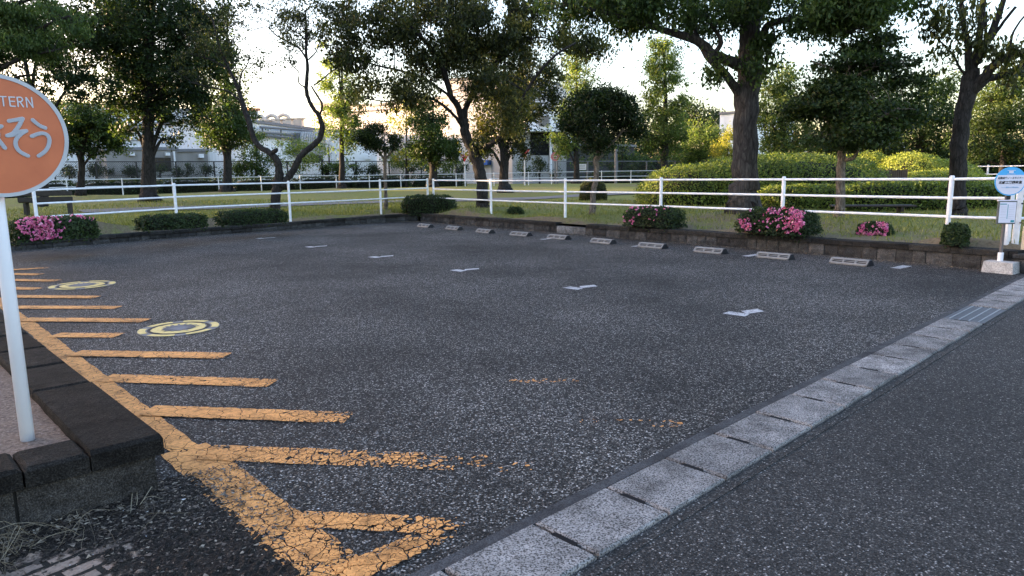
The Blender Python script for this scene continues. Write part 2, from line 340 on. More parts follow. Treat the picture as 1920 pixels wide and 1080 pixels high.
# ---------------- walls of split stone ----------------
def lerp(a, b, t): return a+(b-a)*t
def stonewall(name, label, poly, hts, cap_t, cap_w, outn, gap=None, first='wall'):
    root = thing('stone_wall', label, 'wall'); bl = MB(); cp = MB(); pale = MB()
    seg = []; L_ = [0]
    for i in range(len(poly)-1): L_.append(L_[-1]+float(np.linalg.norm(poly[i+1]-poly[i])))
    def pt(s):
        s = max(0, min(L_[-1], s)); i = max(j for j in range(len(L_)) if L_[j] <= s+1e-9); i = min(i, len(poly)-2); t = (s-L_[i])/(L_[i+1]-L_[i])
        d = poly[i+1]-poly[i]; d = d/np.linalg.norm(d); n_ = V(-d[1], d[0])*outn; return lerp(poly[i], poly[i+1], t), n_, lerp(hts[i], hts[i+1], t)
    s = 0.
    while s < L_[-1]-.03:
        ln = random.choice([.2, .25, .3, .38, .42]); e = min(s+ln, L_[-1]); a, na, ha = pt(s+.004); b, nb, hb = pt(e-.006); pr = random.uniform(0, .016)
        hb_ = ha-cap_t-.004
        isg = gap and gap[0] < s < gap[1]
        tgt = pale if isg else bl
        nx, nz = 4, 2; vs = []; # rough split face
        for iz in range(nz+1):
            for ix in range(nx+1):
                t = ix/nx; edge = ix in (0, nx) or iz in (0, nz); p_ = lerp(a, b, t)-lerp(na, nb, t)*(pr*.4 if edge else pr+random.uniform(0, .016))
                vs.append((p_[0], p_[1], -.02+(hb_+.02)*iz/nz))
        fs = [(iz*(nx+1)+ix, iz*(nx+1)+ix+1, (iz+1)*(nx+1)+ix+1, (iz+1)*(nx+1)+ix) for iz in range(nz) for ix in range(nx)]
        bk = [(*(a+na*.16), -.02), (*(b+nb*.16), -.02), (*(b+nb*.16), hb_), (*(a+na*.16), hb_)]
        n0 = len(vs); vs += bk; tl_ = nz*(nx+1)
        fs += [(0, tl_//2, tl_, n0+3, n0), (nx, n0+1, n0+2, tl_+nx, tl_//2+nx)]+[tuple([tl_+ix for ix in range(nx+1)]+[n0+2, n0+3])]
        tgt.add(vs, fs); s = e
    core = MB()
    s = 0.
    while s < L_[-1]-.03:
        ln = random.choice([.3, .45, .6, .6]); e = min(s+ln, L_[-1])
        if not (gap and gap[0]-.1 < (s+e)/2 < gap[1]+.1):
            a, na, ha = pt(s+.003); b, nb, hb = pt(e-.004); o1 = .035; j = random.uniform(-.004, .004)
            A_, B_ = a-na*o1, b-nb*o1; C_, D_ = b+nb*cap_w, a+na*cap_w; k_ = .012
            lo = [(*A_, ha-cap_t), (*B_, hb-cap_t), (*C_, hb-cap_t), (*D_, ha-cap_t)]; md = [(*A_, ha-k_+j), (*B_, hb-k_+j), (*C_, hb-k_+j), (*D_, ha-k_+j)]
            hi = [(*(A_+na*k_), ha+j), (*(B_+nb*k_), hb+j), (*(C_-nb*k_), hb+j), (*(D_-na*k_), ha+j)]
            cp.add(lo+md+hi, [(3, 2, 1, 0), (0, 1, 5, 4), (1, 2, 6, 5), (2, 3, 7, 6), (3, 0, 4, 7), (4, 5, 9, 8), (5, 6, 10, 9), (6, 7, 11, 10), (7, 4, 8, 11), (8, 9, 10, 11)])
        s = e
    # mortar bed behind the stones
    for i in range(len(poly)-1):
        d = poly[i+1]-poly[i]; d = d/np.linalg.norm(d); n_ = V(-d[1], d[0])*outn
        core.prism([poly[i]+n_*.02, poly[i+1]+n_*.02, poly[i+1]+n_*.15, poly[i]+n_*.15], -.03, [hts[i]-cap_t-.006, hts[i+1]-cap_t-.006]*1+[hts[i+1]-cap_t-.006, hts[i]-cap_t-.006])
    core.build('mortar_bed', plain('mortar', (.03, .028, .025), .95), root); bl.build('block_course', ST_WALL, root); cp.build('cap_course', ST_CAP, root)
    if pale.v: pale.build('pale_block', ST_GREY, root, 'pale water stained cement blocks under the missing cap stones')
    return root
stonewall('w', 'long dark stone retaining wall behind the row of wheel stops', WR, [.255, .262, .27, .30], .085, .26, 1, gap=(6.55, 7.35))
stonewall('w', 'low dark stone retaining wall along the far left side of the parking lot', WL[:-1]+[WR[0]+V(-.06, .0)], [.2, .19, .19, .2, .235, .25], .075, .26, 1)
# end return of the right wall beside the bus stop
m = MB(); m.box((7.21, 9.49, .09), (.3, .3, .2), -.94, bev=.02); m.box((7.215, 9.495, .23), (.34, .35, .075), -.94, bev=.015); m.build('stone_pier', ST_WALL, None, 'squat dark stone pier ending the retaining wall behind the bus stop sign', 'stone pier')

# ---------------- near planter ----------------
ST_PL = m_stone('planter_block', .045, (1.1, 1, .9))
C0 = G(305, 815, .27)[:2]; e1 = V(-.697, .717); e2 = V(-.74, -.67)
def pp(a, b): return C0+e1*a+e2*b
pr_ = thing('planter', 'dark stone kerbed planter in the left foreground around the round sign pole', 'planter')
m = MB()
def stone_face(mb, a, b, n_, z0, z1, nx, nz, amp):
    vs = []
    for iz in range(nz+1):
        for ix in range(nx+1):
            ed_ = ix in (0, nx) or iz in (0, nz); p_ = lerp(a, b, ix/nx)+n_*(0 if ed_ else random.uniform(.2, 1)*amp); vs.append((p_[0], p_[1], lerp(z0, z1, iz/nz)))
    n0 = len(vs); vs += [(*(a-n_*.1), z0), (*(b-n_*.1), z0), (*(b-n_*.1), z1), (*(a-n_*.1), z1)]; t0 = nz*(nx+1)
    mb.add(vs, [(iz*(nx+1)+ix, iz*(nx+1)+ix+1, (iz+1)*(nx+1)+ix+1, (iz+1)*(nx+1)+ix) for iz in range(nz) for ix in range(nx)]+[tuple([iz*(nx+1) for iz in range(nz+1)]+[n0+3, n0]), tuple([n0+1, n0+2]+[iz*(nx+1)+nx for iz in range(nz, -1, -1)])])
s = .03
for ln in (.53, .30, .42, .5, .5, .5):      # front face, from the corner to the left
    stone_face(m, pp(.035, s+ln-.012), pp(.035, s), -e1*1., -.03, .178, 14, 7, .012); s += ln
s = .03
while s < 9:
    ln = random.choice([.4, .5, .3]); stone_face(m, pp(s, .035), pp(s+ln-.01, .035), -e2*1., -.03, .178, 8, 5, .012); s += ln
m.build('block_course', ST_PL, pr_)
m = MB(); m.prism([pp(.05, .05), pp(9, .05), pp(9, .16), pp(.2, .16), pp(.2, 3), pp(.05, 3)], -.03, .175); m.build('mortar_bed', plain('planter_mortar', (.03, .028, .025), .95), pr_)
m = MB(); CW = .285
def capb(q, z0, z1, k_=.016):
    c_ = sum(q)/4; nq = [p_+(c_-p_)/np.linalg.norm(c_-p_)*k_*1.6 for p_ in q]
    lo = [(*p_, z0) for p_ in q]; md = [(*p_, z1-k_) for p_ in q]; hi = [(*p_, z1) for p_ in nq]; n = 4
    m.add(lo+md+hi, [(0, 1, 2, 3)]+[(i+o*4, i+4+o*4, (i+1) % 4+4+o*4, (i+1) % 4+o*4) for o in (0, 1) for i in range(4)]+[(11, 10, 9, 8)])
capb([pp(0, 0), pp(1.2, 0), pp(1.2, CW), pp(0, CW)], .18, .27)
s = 1.21
while s < 9: capb([pp(s, 0), pp(s+.59, 0), pp(s+.59, CW), pp(s, CW)], .18, .27+random.uniform(-.003, .003)); s += .6
s = CW+.006
for ln in (.235, .27, .3, .5, .5): capb([pp(0, s), pp(.26, s), pp(.26, s+ln-.008), pp(0, s+ln-.008)], .18, .268+random.uniform(-.004, .003)); s += ln
capm = m_stone('planter_cap', .016, (1.1, 1, .88)); m.build('cap_course', capm, pr_)
m = MB()
nx, ny = 60, 60; vs = []
for i in range(nx+1):
    for j in range(ny+1): p_ = pp(.2+i*8.8/nx*(i/nx), .2+j*.08*(1+j/ny)); vs.append((p_[0], p_[1], .215+random.uniform(0, .012)))
m.add(vs, [(i*(ny+1)+j, (i+1)*(ny+1)+j, (i+1)*(ny+1)+j+1, i*(ny+1)+j+1) for i in range(nx) for j in range(ny)]); m.build('planter_soil', SOIL, pr_)

# ---------------- painted marks ----------------
def strip(mb, attr, a, b, wd, n=24, w0=.1, w1=.6, z=.004, pw=2., jag=.006, perp=None):
    a, b = V(*a[:2]), V(*b[:2]); d = (b-a)/np.linalg.norm(b-a); nn = perp if perp is not None else V(-d[1], d[0]); vs = []
    for i in range(n+1):
        t = i/n; p_ = lerp(a, b, t)
        for k_ in (-.5, 0, .5):
            q_ = p_+nn*wd*k_*(1+random.uniform(-1, 1)*jag/wd*2); vs.append((q_[0], q_[1], z)); attr.append(w0+(w1-w0)*t**pw+(.12 if k_ else 0))
    mb.add(vs, [(i*3+k_, (i+1)*3+k_, (i+1)*3+k_+1, i*3+k_+1) for i in range(n) for k_ in (0, 1)])
hat = thing('road_marking', 'worn yellow hatched no parking marking beside the planter', 'road marking')
m = MB(); at_ = []; strip(m, at_, G(640, 1085), G(345, 842), .235, 26, .34, .12, .004, 1); strip(m, at_, G(345, 842), G(42, 600), .14, 60, .12, .12, .004, 1); strip(m, at_, G(42, 600), G(-60, 520), .12, 12, .15, .15, .004, 1)
m.build('border_line', Y_PAINT, hat, attr={'wear': at_})
ST = [((560, 975), (870, 990), .072, .68), ((640, 1085), (855, 990), .075, .78), ((385, 850), (1075, 877), .105, 1.12), ((275, 772), (655, 786), .10, .5), ((195, 710), (512, 720), .10, .35), ((140, 664), (425, 669), .10, .3), ((100, 629.5), (224, 630), .10, .3), ((45, 600.5), (275, 602.5), .10, .35),
      ((20, 577), (222, 577.5), .10, .3), ((20, 557), (182, 558.5), .10, .3), ((20, 541), (72, 542.5), .10, .3), ((20, 526), (108, 527.5), .10, .5), ((20, 514.5), (75, 515.5), .10, .4), ((20, 507), (92, 503), .10, .6)]
z_ = .008
for (a, b, wd, w1) in ST:
    m = MB(); at_ = []; A_, B_ = G(*a), G(*b); strip(m, at_, A_, B_, wd*1.85, 30, .12 if w1 < .6 else .25, w1, z_, 3.0 if w1 < 1 else 1.9); m.build('stripe', Y_PAINT, hat, attr={'wear': at_}); z_ = .008 if z_ > .009 else .011
for px, py, w_, h_, nm in ((1020, 715, 130, 40, 'faint scrap of worn yellow paint in the middle of the lot'), (1250, 795, 60, 22, 'small patch of worn orange paint near the gutter covers'), (1140, 790, 130, 14, 'pale smudge of nearly gone yellow paint left of the orange paint patch')):
    m = MB(); at_ = []; strip(m, at_, G(px-w_/2, py), G(px+w_/2, py), .10 if h_ > 15 else .05, 14, {130: .66, 60: .5}[w_] if h_ != 14 else .74, {130: .70, 60: .55}[w_] if h_ != 14 else .80, .004, 1); m.build('paint_patch', Y_PAINT, None, nm, 'paint patch', attr={'wear': at_})
mk = [G(*q) for q in [(1355.5, 587.8), (1369, 583.6), (1405, 589), (1397, 593.3)]], [G(*q) for q in [(1390, 584), (1419.5, 580), (1432, 584.5), (1400, 589.5)]]
c0 = G(1395, 587.5)
ords = ['nearest', 'second nearest', 'third nearest', 'fourth nearest', 'fifth nearest', 'farthest']
for i, q_ in enumerate([(1395, 588), (1087, 540), (870, 507), (712, 482), (590, 463), (495, 447)]):
    c_ = G(*q_); m = MB()
    for k_, qq in enumerate(mk): m.add([tuple((c_+(p_-c0)*1.02)[:2])+(.004+.0035*k_,) for p_ in qq], [(3, 2, 1, 0)] if False else [(0, 1, 2, 3)])
    m.build('parking_mark', W_PAINT, None, 'white offset parking bay mark, %s of the row across the lot' % ords[i], 'parking mark', 'white parking bay marks', attr={'wear': [.16]*8})
for px, py in ((1410, 479), (1690, 501), (1200, 461), (1028, 448)):
    c_ = G(px, py); d_ = (WR[2]-WR[1]); d_ = d_/np.linalg.norm(d_); n_ = V(d_[1], -d_[0]); m = MB(); h1 = -n_*.22; h2 = d_*.07
    m.add([(*(c_[:2]+s1*h1+s2*h2), .004) for s1, s2 in ((-1, -1), (1, -1), (1, 1), (-1, 1))], [(0, 1, 2, 3)])
    m.build('bay_line', W_PAINT, None, {1410: 'faint white bay line end between the second and third wheel stops', 1690: 'faint white bay line end between the nearest wheel stop and the bus stop', 1200: 'faint white bay line end beside the fourth wheel stop from the right', 1028: 'faint white bay line end beside the sixth wheel stop from the right'}[px], 'bay line', 'faint bay line ends by the wheel stops', attr={'wear': [.25]*4})
# round stickers
R_Y = plain('cream_yellow_paint', (.62, .47, .16), .6, .15, 30); R_G = plain('grey_ring', (.13, .13, .14), .7, .2, 30); R_K = plain('worn_black', (.035, .035, .038), .8, .4, 40); R_W = plain('pale_grey_ring', (.16, .155, .15), .7, .2, 30)
for (px, py, nm) in ((336, 616, 'round yellow and grey painted floor emblem, the nearer of two'), (155, 535, 'round yellow and grey painted floor emblem, the farther of two')):
    c_ = G(px, py); r_ = thing('floor_emblem', nm, 'floor emblem', 'round floor emblems on the parking lot', (c_[0], c_[1], 0))
    R0 = .36 if px > 200 else .40
    def pie(mb, ra, rb, a0, a1, z, n=10, jag=0):
        vs = []
        for i in range(n+1):
            a = a0+(a1-a0)*i/n
            for rr in (ra, rb): rr_ = rr*(1+random.uniform(-1, 1)*jag); vs.append((math.cos(a)*rr_, math.sin(a)*rr_, z))
        mb.add(vs, [(2*i, 2*i+1, 2*i+3, 2*i+2) for i in range(n)])
    m = MB(); pie(m, 0, R0, 0, 6.2832, .004, 48); m.build('base_disc', R_W, r_)
    m = MB()
    for k_ in range(6): pie(m, R0*.80, R0*.98, k_*1.0472+.1, k_*1.0472+.85, .0075)
    m.build('outer_segment', R_Y, r_)
    m = MB(); pie(m, R0*.68, R0*.76, 0, 6.2832, .0075, 48); m.build('grey_ring', R_K, r_)
    m = MB(); pie(m, R0*.40, R0*.66, 0, 6.2832, .0075, 40, .04); m.build('inner_ring', R_Y, r_)
    m = MB(); pie(m, 0, R0*.36, 0, 6.2832, .008, 30, .0); 
    for k_ in range(16): a = k_*.3927; pie(m, R0*.2, R0*random.uniform(.42, .52), a, a+.13, .012, 1)
    m.build('worn_centre', R_G, r_)

# ---------------- wheel stops ----------------
d_ = (WR[2]-WR[1]); wang = math.atan2(d_[1], d_[0]); PL = plain('grey_plastic', (.20, .20, .195), .6, .18, 12); PLD = plain('slot_shade', (.012, .012, .012), .7, .2, 12)
ws = thing('wheel_stop', '', 'wheel stop', 'wheel stops along the stone wall')
def prof(mb, x0, x1, pts, m=0):
    n = len(pts); vs = [(x0, y, z) for y, z in pts]+[(x1, y, z) for y, z in pts]
    mb.add(vs, [tuple(range(n)), tuple(range(2*n-1, n-1, -1))]+[(i, n+i, n+(i+1) % n, (i+1) % n) for i in range(n)], m)
m = MB(); prof(m, -.285, .285, [(-.085, .003), (-.085, .008), (-.02, .066), (.02, .066), (.08, .008), (.08, .003)]); m.build('body', PLD, ws)  # near-black body stands in for the shade inside the slots
m = MB()
P_ = [(-.105, .003), (-.105, .024), (-.036, .094), (.036, .094), (.10, .024), (.10, .003)]; prof(m, .286, .298, [(-.10, .003), (-.10, .022), (-.034, .09), (.034, .09), (.095, .022), (.095, .003)]); m.build('end_cap', BLACK, ws); m = MB(); Q_ = [(-.09, .003), (-.09, .018), (-.028, .08), (.028, .08), (.085, .018), (.085, .003)]
for x0, x1 in ((-.30, -.272), (-.105, -.085), (.085, .105), (.262, .284)): prof(m, x0, x1, P_)
for (ya, za, yb, zb) in ((-.105, .024, -.090, .039), (-.0745, .0545, -.067, .062), (-.054, .075, -.036, .094), (-.036, .094, -.006, .094), (.012, .094, .036, .094), (.052, .077, .061, .068), (.085, .040, .10, .024)):
    dy, dz = yb-ya, zb-za; l_ = math.hypot(dy, dz); ny_, nz_ = dz/l_*.004, -dy/l_*.004
    prof(m, -.298, .284, [(ya, za), (yb, zb), (yb+ny_, zb+nz_), (ya+ny_, za+nz_)])
prof(m, -.298, .284, [(-.105, .003), (-.105, .024), (-.095, .024), (-.095, .003)])
m.build('slatted_shell', PL, ws)
o9 = ['first', 'second', 'third', 'fourth', 'fifth', 'sixth', 'seventh', 'eighth', 'ninth', 'tenth']
for i, (px, py) in enumerate([(1596, 496), (1453, 484.5), (1332, 474), (1224, 464.5), (1131, 456), (1048, 448), (977, 442), (910, 436.5), (852, 430.5), (798, 426)]):
    o = ws if i == 0 else copy_tree(ws); c_ = G(px, py); o.location = (c_[0], c_[1], 0); o.rotation_euler = (0, 0, wang+random.uniform(-.05, .05)+math.pi*0)
    o['label'] = 'grey slatted plastic wheel stop, %s of ten counted from the bus stop' % o9[i]

# ---------------- rail fences ----------------
def railfence(name, label, posts, mat, rails=(0, -.285, -.57), pr=.035, rr=.021, dbl=(), down=.12, sub=.0, skirts=()):
    r_ = thing(name, label, 'fence'); pz = []
    for i, (q_, zt, zb) in enumerate(posts):
        z0 = lz(q_[0], q_[1])-down
        m = MB(); m.tube([(q_[0], q_[1], z0), (q_[0], q_[1], zt+.025), (q_[0], q_[1], zt+.035)], [pr, pr, pr*.7], 12); m.build('post', mat, r_, smooth=False)
    for k_, dz in enumerate(rails):
        m = MB()
        for i in range(len(posts)-1):
            a, b = posts[i], posts[i+1]; m.tube([(a[0][0], a[0][1], a[1]+dz-.02), ((a[0][0]+b[0][0])/2, (a[0][1]+b[0][1])/2, (a[1]+b[1])/2+dz-.02+random.uniform(-.004, .002)), (b[0][0], b[0][1], b[1]+dz-.02)], rr, 8)
        m.build('rail', mat, r_)
    return r_
railfence('rail_fence', 'white three-rail pipe fence along the right wall, from the corner to the bus stop', RF[:-1]+[RF[-1]], W_PIPE)
railfence('rail_fence', 'white three-rail pipe fence along the left wall, sinking into the rising lawn', LF, W_PIPE, down=.3)
railfence('rail_fence', 'distant white two-rail pipe fence at the far edge of the lawn', FF, W_FAR, (0, -.36), .03, .02)
FR = [(P(px, yt, Y)[:2], P(px, yt, Y)[2], 0) for px, yt, Y in ((1700, 312, 30), (1788, 311.5, 28.5), (1853, 311, 27), (1925, 310, 25.5))]
railfence('rail_fence', 'short stretch of distant white rail fence behind the bus stop sign', FR, W_FAR, (0, -.3), .035, .022)
r_ = thing('gate_post', 'pair of wide white bolted fence posts behind the bus stop sign', 'fence post')
for px, Y, w_ in ((1897, 10.35, .085), (1913, 10.15, .085)):
    t_ = P(px+3, 333, Y); m = MB(); m.box((t_[0], t_[1], (t_[2]+.05+.2)/2), (w_, .05, t_[2]+.05-.2), -.5, bev=.008); po = m.build('post', W_PIPE, r_)
    m = MB()
    for z in (1.22, .93, .65): m.disc((t_[0]+.01, t_[1]-.045, z), (1, 0, 0), (0, 0, 1), .012, .02, 8)
    m.build('bolt', BLACK, po)
m = MB()
q_ = P(1912, 333, 10.15)
for dz in (0, -.285, -.57): m.tube([(q_[0], q_[1], 1.28+dz), (q_[0]+2.4, q_[1]-.1, 1.28+dz)], .021, 8)
m.build('rail', W_PIPE, r_)
m = MB(); q_ = G(1921, 507); m.box((q_[0], q_[1], .31), (.11, .11, .64), .3, bev=.01); m.build('marker_post', plain('cream_post', (.55, .48, .36), .7), None, 'cream coloured square post at the right edge beside the sign base', 'post')

# ---------------- bus stop ----------------
bs = thing('bus_stop_sign', 'light blue and white round bus stop sign on a concrete base at the wall end', 'bus stop sign')
c_ = G(1871, 505); bc = V(6.85, 9.54)
ca = -.94; m = MB(); X_, Y_ = .19, .15
def rot(x, y): return (bc[0]+x*math.cos(ca)-y*math.sin(ca), bc[1]+x*math.sin(ca)+y*math.cos(ca))
m.hexa([(*rot(-X_, -Y_), 0), (*rot(X_, -Y_), 0), (*rot(X_, Y_), 0), (*rot(-X_, Y_), 0)], [(*rot(-X_+.015, -Y_+.015), .155), (*rot(X_-.015, -Y_+.015), .155), (*rot(X_-.015, Y_-.015), .155), (*rot(-X_+.015, Y_-.015), .155)]); m.build('concrete_base', C_LIGHT, bs)
pz_ = bc+V(.01, .05); POLE = plain('grey_pole', (.12, .11, .11), .45, .15, 10)
m = MB(); m.tube([(*pz_, .15), (*pz_, .27), (*pz_, .275)], [.036, .036, .03], 14); m.build('collar', W_PIPE, bs)
m = MB(); m.tube([(*pz_, .15), (*pz_, 1.34)], .0225, 12); m.build('pole', POLE, bs)
dz_ = P(1889, 340, pz_[1]-.04)[2]; sx = V(.985, -.17, 0); sn = V(-.17, -.985, 0); sz = V(0, 0, 1); pc = V(pz_[0], pz_[1], 0)+sn*.03+V(.01, 0, 0)
dc = V(pc[0], pc[1], dz_); RD = .195
BLU = plain('sky_blue_print', (.07, .42, .80), .4, .04); WH = plain('white_print', (.72, .72, .82), .4, .04); INK = plain('black_ink', (.01, .01, .015), .5); BL2 = plain('pale_blue_print', (.25, .52, .75), .4)
m = MB(); m.disc(dc, sx, sz, RD, .006, 56); dd = m.build('sign_disc', BLU, bs)
def seg_disc(mb, r, z0, z1, off):   # part of a disc between two heights
    zs = np.linspace(z0, z1, 25); vs = []
    for z in zs:
        h = math.sqrt(max(0, r*r-z*z)); vs += [dc+sx*-h+sz*z+sn*off, dc+sx*h+sz*z+sn*off]
    mb.add(vs, [(2*i, 2*i+1, 2*i+3, 2*i+2) for i in range(24)])
m = MB(); seg_disc(m, RD-.013, -RD+.013, .085, .009); m.build('white_panel', WH, dd)
def text(s_, c, size, mat, parent, ax=sx, nrm=sn, wfit=None, name='lettering', ext=.001, bold=0):
    cu = bpy.data.curves.new('t', 'FONT'); cu.body = s_; cu.size = size; cu.align_x = 'CENTER'; cu.align_y = 'CENTER'; cu.extrude = ext; cu.offset = bold
    to = bpy.data.objects.new('t', cu); COL.objects.link(to); bpy.context.view_layer.update()
    me = bpy.data.meshes.new_from_object(to.evaluated_get(bpy.context.evaluated_depsgraph_get())); bpy.data.objects.remove(to)
    xs = [v.co.x for v in me.vertices]
    k_ = (wfit/(max(xs)-min(xs))) if (wfit and xs) else 1
    ax3 = Vector(ax); n3 = Vector(nrm); up = n3.cross(ax3)
    for v in me.vertices: v.co = Vector(c)+ax3*v.co.x*k_+up*v.co.y+n3*v.co.z
    me.materials.clear(); me.materials.append(mat); me.name = name
    return link(bpy.data.objects.new(name, me), parent)
text('通勤通学ノースライナー', dc+sz*.043+sn*.011, .034, INK, dd, wfit=.315, bold=.0006)
text('北部工業団地東', dc+sz*-.018+sn*.011, .045, INK, dd, wfit=.29, bold=.0012)
text('つくし観光バス株式会社', dc+sz*-.083+sn*.011, .024, BL2, dd, wfit=.22)
m = MB()
for z in (.012, -.051): m.box(dc+sz*z+sn*.0095, (.34, .001, .0015), -.17)
m.build('divider_line', BL2, dd)
m = MB(); m.box(dc+sz*.125+sn*.009, (.055, .006, .03), -.17, bev=.003); m.box(dc+sz*.148+sn*.009, (.10, .005, .006), -.17); m.box(dc+sz*.098+sn*.009, (.10, .005, .006), -.17); m.build('bus_emblem', BL2 if False else WH, dd)
m = MB(); m.box(V(pz_[0], pz_[1], dz_-RD-.005)+sn*.028+sx*.01, (.05, .012, .10), -.17); m.build('bracket', BLACK, bs)
bz = P(1882, 398, pz_[1])[2]; bcen = V(pc[0], pc[1], bz)+sn*.012+sx*-.012
m = MB(); m.box(bcen, (.235, .03, .32), -.17, bev=.004); tb = m.build('timetable_case', plain('case_grey', (.10, .11, .11), .4), bs)
m = MB(); m.box(bcen+sn*.017+sx*.004, (.205, .004, .285), -.17); m.build('timetable', WH, tb)
m = MB(); m.box(bcen+sn*.0+sz*.165, (.25, .036, .014), -.17); m.build('top_rail', WH, tb)
m = MB()
for i in range(9): m.box(bcen+sn*.0198+sx*(-.048)+sz*(.085-i*.022), (.075, .001, .0025 if i % 2 else .0015), -.17)
for i in range(8): m.box(bcen+sn*.0198+sx*(.052)+sz*(.09-i*.024), (.07, .001, .0022), -.17)
m.build('timetable_rows', plain('grey_ink', (.35, .36, .40), .5), tb)
m = MB(); m.box(bcen+sn*.0198+sx*.004+sz*.01, (.007, .001, .2), -.17); m.box(bcen+sn*.0198+sx*.075+sz*-.12, (.045, .001, .03), -.17); m.box(bcen+sn*.0198+sx*-.055+sz*.115, (.085, .001, .012), -.17); m.build('teal_band', plain('teal_print', (.03, .27, .33), .4), tb)

# ---------------- round orange sign ----------------
rs = thing('round_sign', 'round orange sign with grey rim and lettering on a white pole in the planter', 'sign')
pb = G(52, 824, .22); m = MB(); m.tube([(pb[0], pb[1], .15), (pb[0], pb[1], 1.35), (pb[0], pb[1], 1.85)], .0285, 24); m.build('pole', plain('glossy_white_pole', (.84, .86, .9), .35, .06, 4), rs, smooth=True)
ax = V(.80, .60, 0); nn_ = V(.60, -.80, 0); dcen = P(-6, 255, pb[1]-.03); SR = .255
ORG = NT('faded_orange_enamel'); ORG = ORG.fin(ORG.ramp(ORG.noise(5, 5, .6), [(.3, (.47, .12, .045)), (.7, (.60, .165, .062))]), .5)
SIL = plain('silver_print', (.34, .36, .40), .4, .06, 20); SILL = plain('pale_edge_print', (.50, .52, .55), .4, .06, 20); RIM = plain('aluminium_rim', (.42, .44, .46), .4, .1, 10)
m = MB(); m.disc(dcen, ax, (0, 0, 1), SR, .008, 80); di = m.build('sign_disc', ORG, rs)
m = MB(); m.disc(dcen-nn_*.006, ax, (0, 0, 1), SR+.004, .018, 80, r2=SR-.012); m.build('rim', RIM, rs)
def onsign(px, py):   # point of the disc plane seen at a photo pixel
    d = ray(px, py); o_ = V(0, 0, CAMH); t = np.dot(dcen+nn_*.010-o_, nn_)/np.dot(d, nn_); return o_+d*t
def stroke(pts, w_px, lay, mat, parent, name='stroke'):
    m = MB(); pts = [V(*p_) for p_ in pts]; out = []
    for i in range(len(pts)-1):     # Catmull-Rom smoothing
        p0, p1, p2, p3 = pts[max(i-1, 0)], pts[i], pts[i+1], pts[min(i+2, len(pts)-1)]
        for t in np.linspace(0, 1, 7)[:-1]: out.append(.5*((2*p1)+(-p0+p2)*t+(2*p0-5*p1+4*p2-p3)*t*t+(-p0+3*p1-3*p2+p3)*t**3))
    out.append(pts[-1]); W = [onsign(*q_)+nn_*lay for q_ in out]; r = w_px/2*np.linalg.norm(onsign(51, 250)-onsign(50, 250)); up = V(0, 0, 1)
    def frame(i):
        t = W[min(i+1, len(W)-1)]-W[max(i-1, 0)]; t /= np.linalg.norm(t); return t, np.cross(nn_, t)
    vs = []
    for i, p_ in enumerate(W):
        t, s_ = frame(i); vs += [p_-s_*r, p_+s_*r]
    m.add(vs, [(2*i, 2*i+2, 2*i+3, 2*i+1) for i in range(len(W)-1)])
    for i, sg in ((0, -1), (len(W)-1, 1)):
        t, s_ = frame(i); fan = [W[i]+(s_*math.cos(a)+t*sg*math.sin(a))*r for a in np.linspace(0, math.pi, 9)]; m.add(fan, [tuple(range(9))])
    m.build(name, mat, parent)
def sg(x, y): return (x/7.72, 170+y/7.72)
STR = [[(130, 440), (220, 425), (325, 405)], [(325, 405), (285, 490), (230, 570), (185, 620), (105, 652)], [(105, 652), (190, 640), (240, 610), (300, 592), (380, 583)], [(375, 583), (290, 640), (240, 700), (225, 760), (245, 830), (300, 890), (405, 945)],
       [(475, 425), (530, 475), (590, 515), (655, 540)], [(462, 660), (540, 630), (620, 618), (685, 645), (715, 710), (700, 800), (650, 880), (560, 945)], [(-60, 560), (-10, 530), (18, 515)], [(-40, 690), (10, 750), (70, 830)], [(-90, 470), (-30, 640), (-90, 780)]]
let = None
for i_, st_ in enumerate(STR):
    stroke([sg(*q_) for q_ in st_], 8.3, .0008+.0002*i_, SILL, di, 'letter_edge'); stroke([sg(*q_) for q_ in st_], 6.6, .0032+.0003*i_, SIL, di, 'letter_stroke')
for a in [[(-12, 85), (85, 88)], [(38, 95), (55, 220)], [(125, 92), (210, 95)], [(130, 92), (150, 222), (222, 228)], [(140, 152), (208, 156)], [(248, 95), (265, 230)], [(250, 97), (300, 97), (325, 125), (310, 155), (260, 163)], [(290, 163), (340, 235)], [(375, 100), (392, 238)], [(378, 100), (478, 242)], [(455, 100), (476, 240)]]:
    if len(a) == 3 and a[1] == (150, 222): stroke([sg(*a[0]), sg(*a[1])], 2.6, .0012, SILL, di, 'letter'); stroke([sg(*a[1]), sg(*a[2])], 2.6, .0016, SILL, di, 'letter'); continue
    stroke([sg(*q_) for q_ in a], 2.6, .0012+.0002*random.random(), SILL, di, 'letter')
# ---------------- foliage ----------------
def quads(name, V4, tone, mats, parent, mi=None, label=None, kind=None, cat=None):
    """V4: (n,4,3) leaf corners, tone: (n,)"""
    n = len(V4); me = bpy.data.meshes.new(name); me.vertices.add(4*n); me.vertices.foreach_set('co', V4.reshape(-1).astype('f'))
    me.loops.add(4*n); me.loops.foreach_set('vertex_index', np.arange(4*n, dtype='i')); me.polygons.add(n)
    me.polygons.foreach_set('loop_start', np.arange(0, 4*n, 4, dtype='i'))
    if not isinstance(mats, (list, tuple)): mats = [mats]
    for q in mats: me.materials.append(q)
    if mi is not None: me.polygons.foreach_set('material_index', mi.astype('i'))
    at = me.attributes.new('tone', 'FLOAT', 'POINT'); at.data.foreach_set('value', np.repeat(np.clip(tone, 0, 1), 4).astype('f'))
    me.update(calc_edges=True); return link(bpy.data.objects.new(name, me), parent, label, cat, None, kind)
def unit(v): return v/(np.linalg.norm(v, axis=-1, keepdims=True)+1e-9)
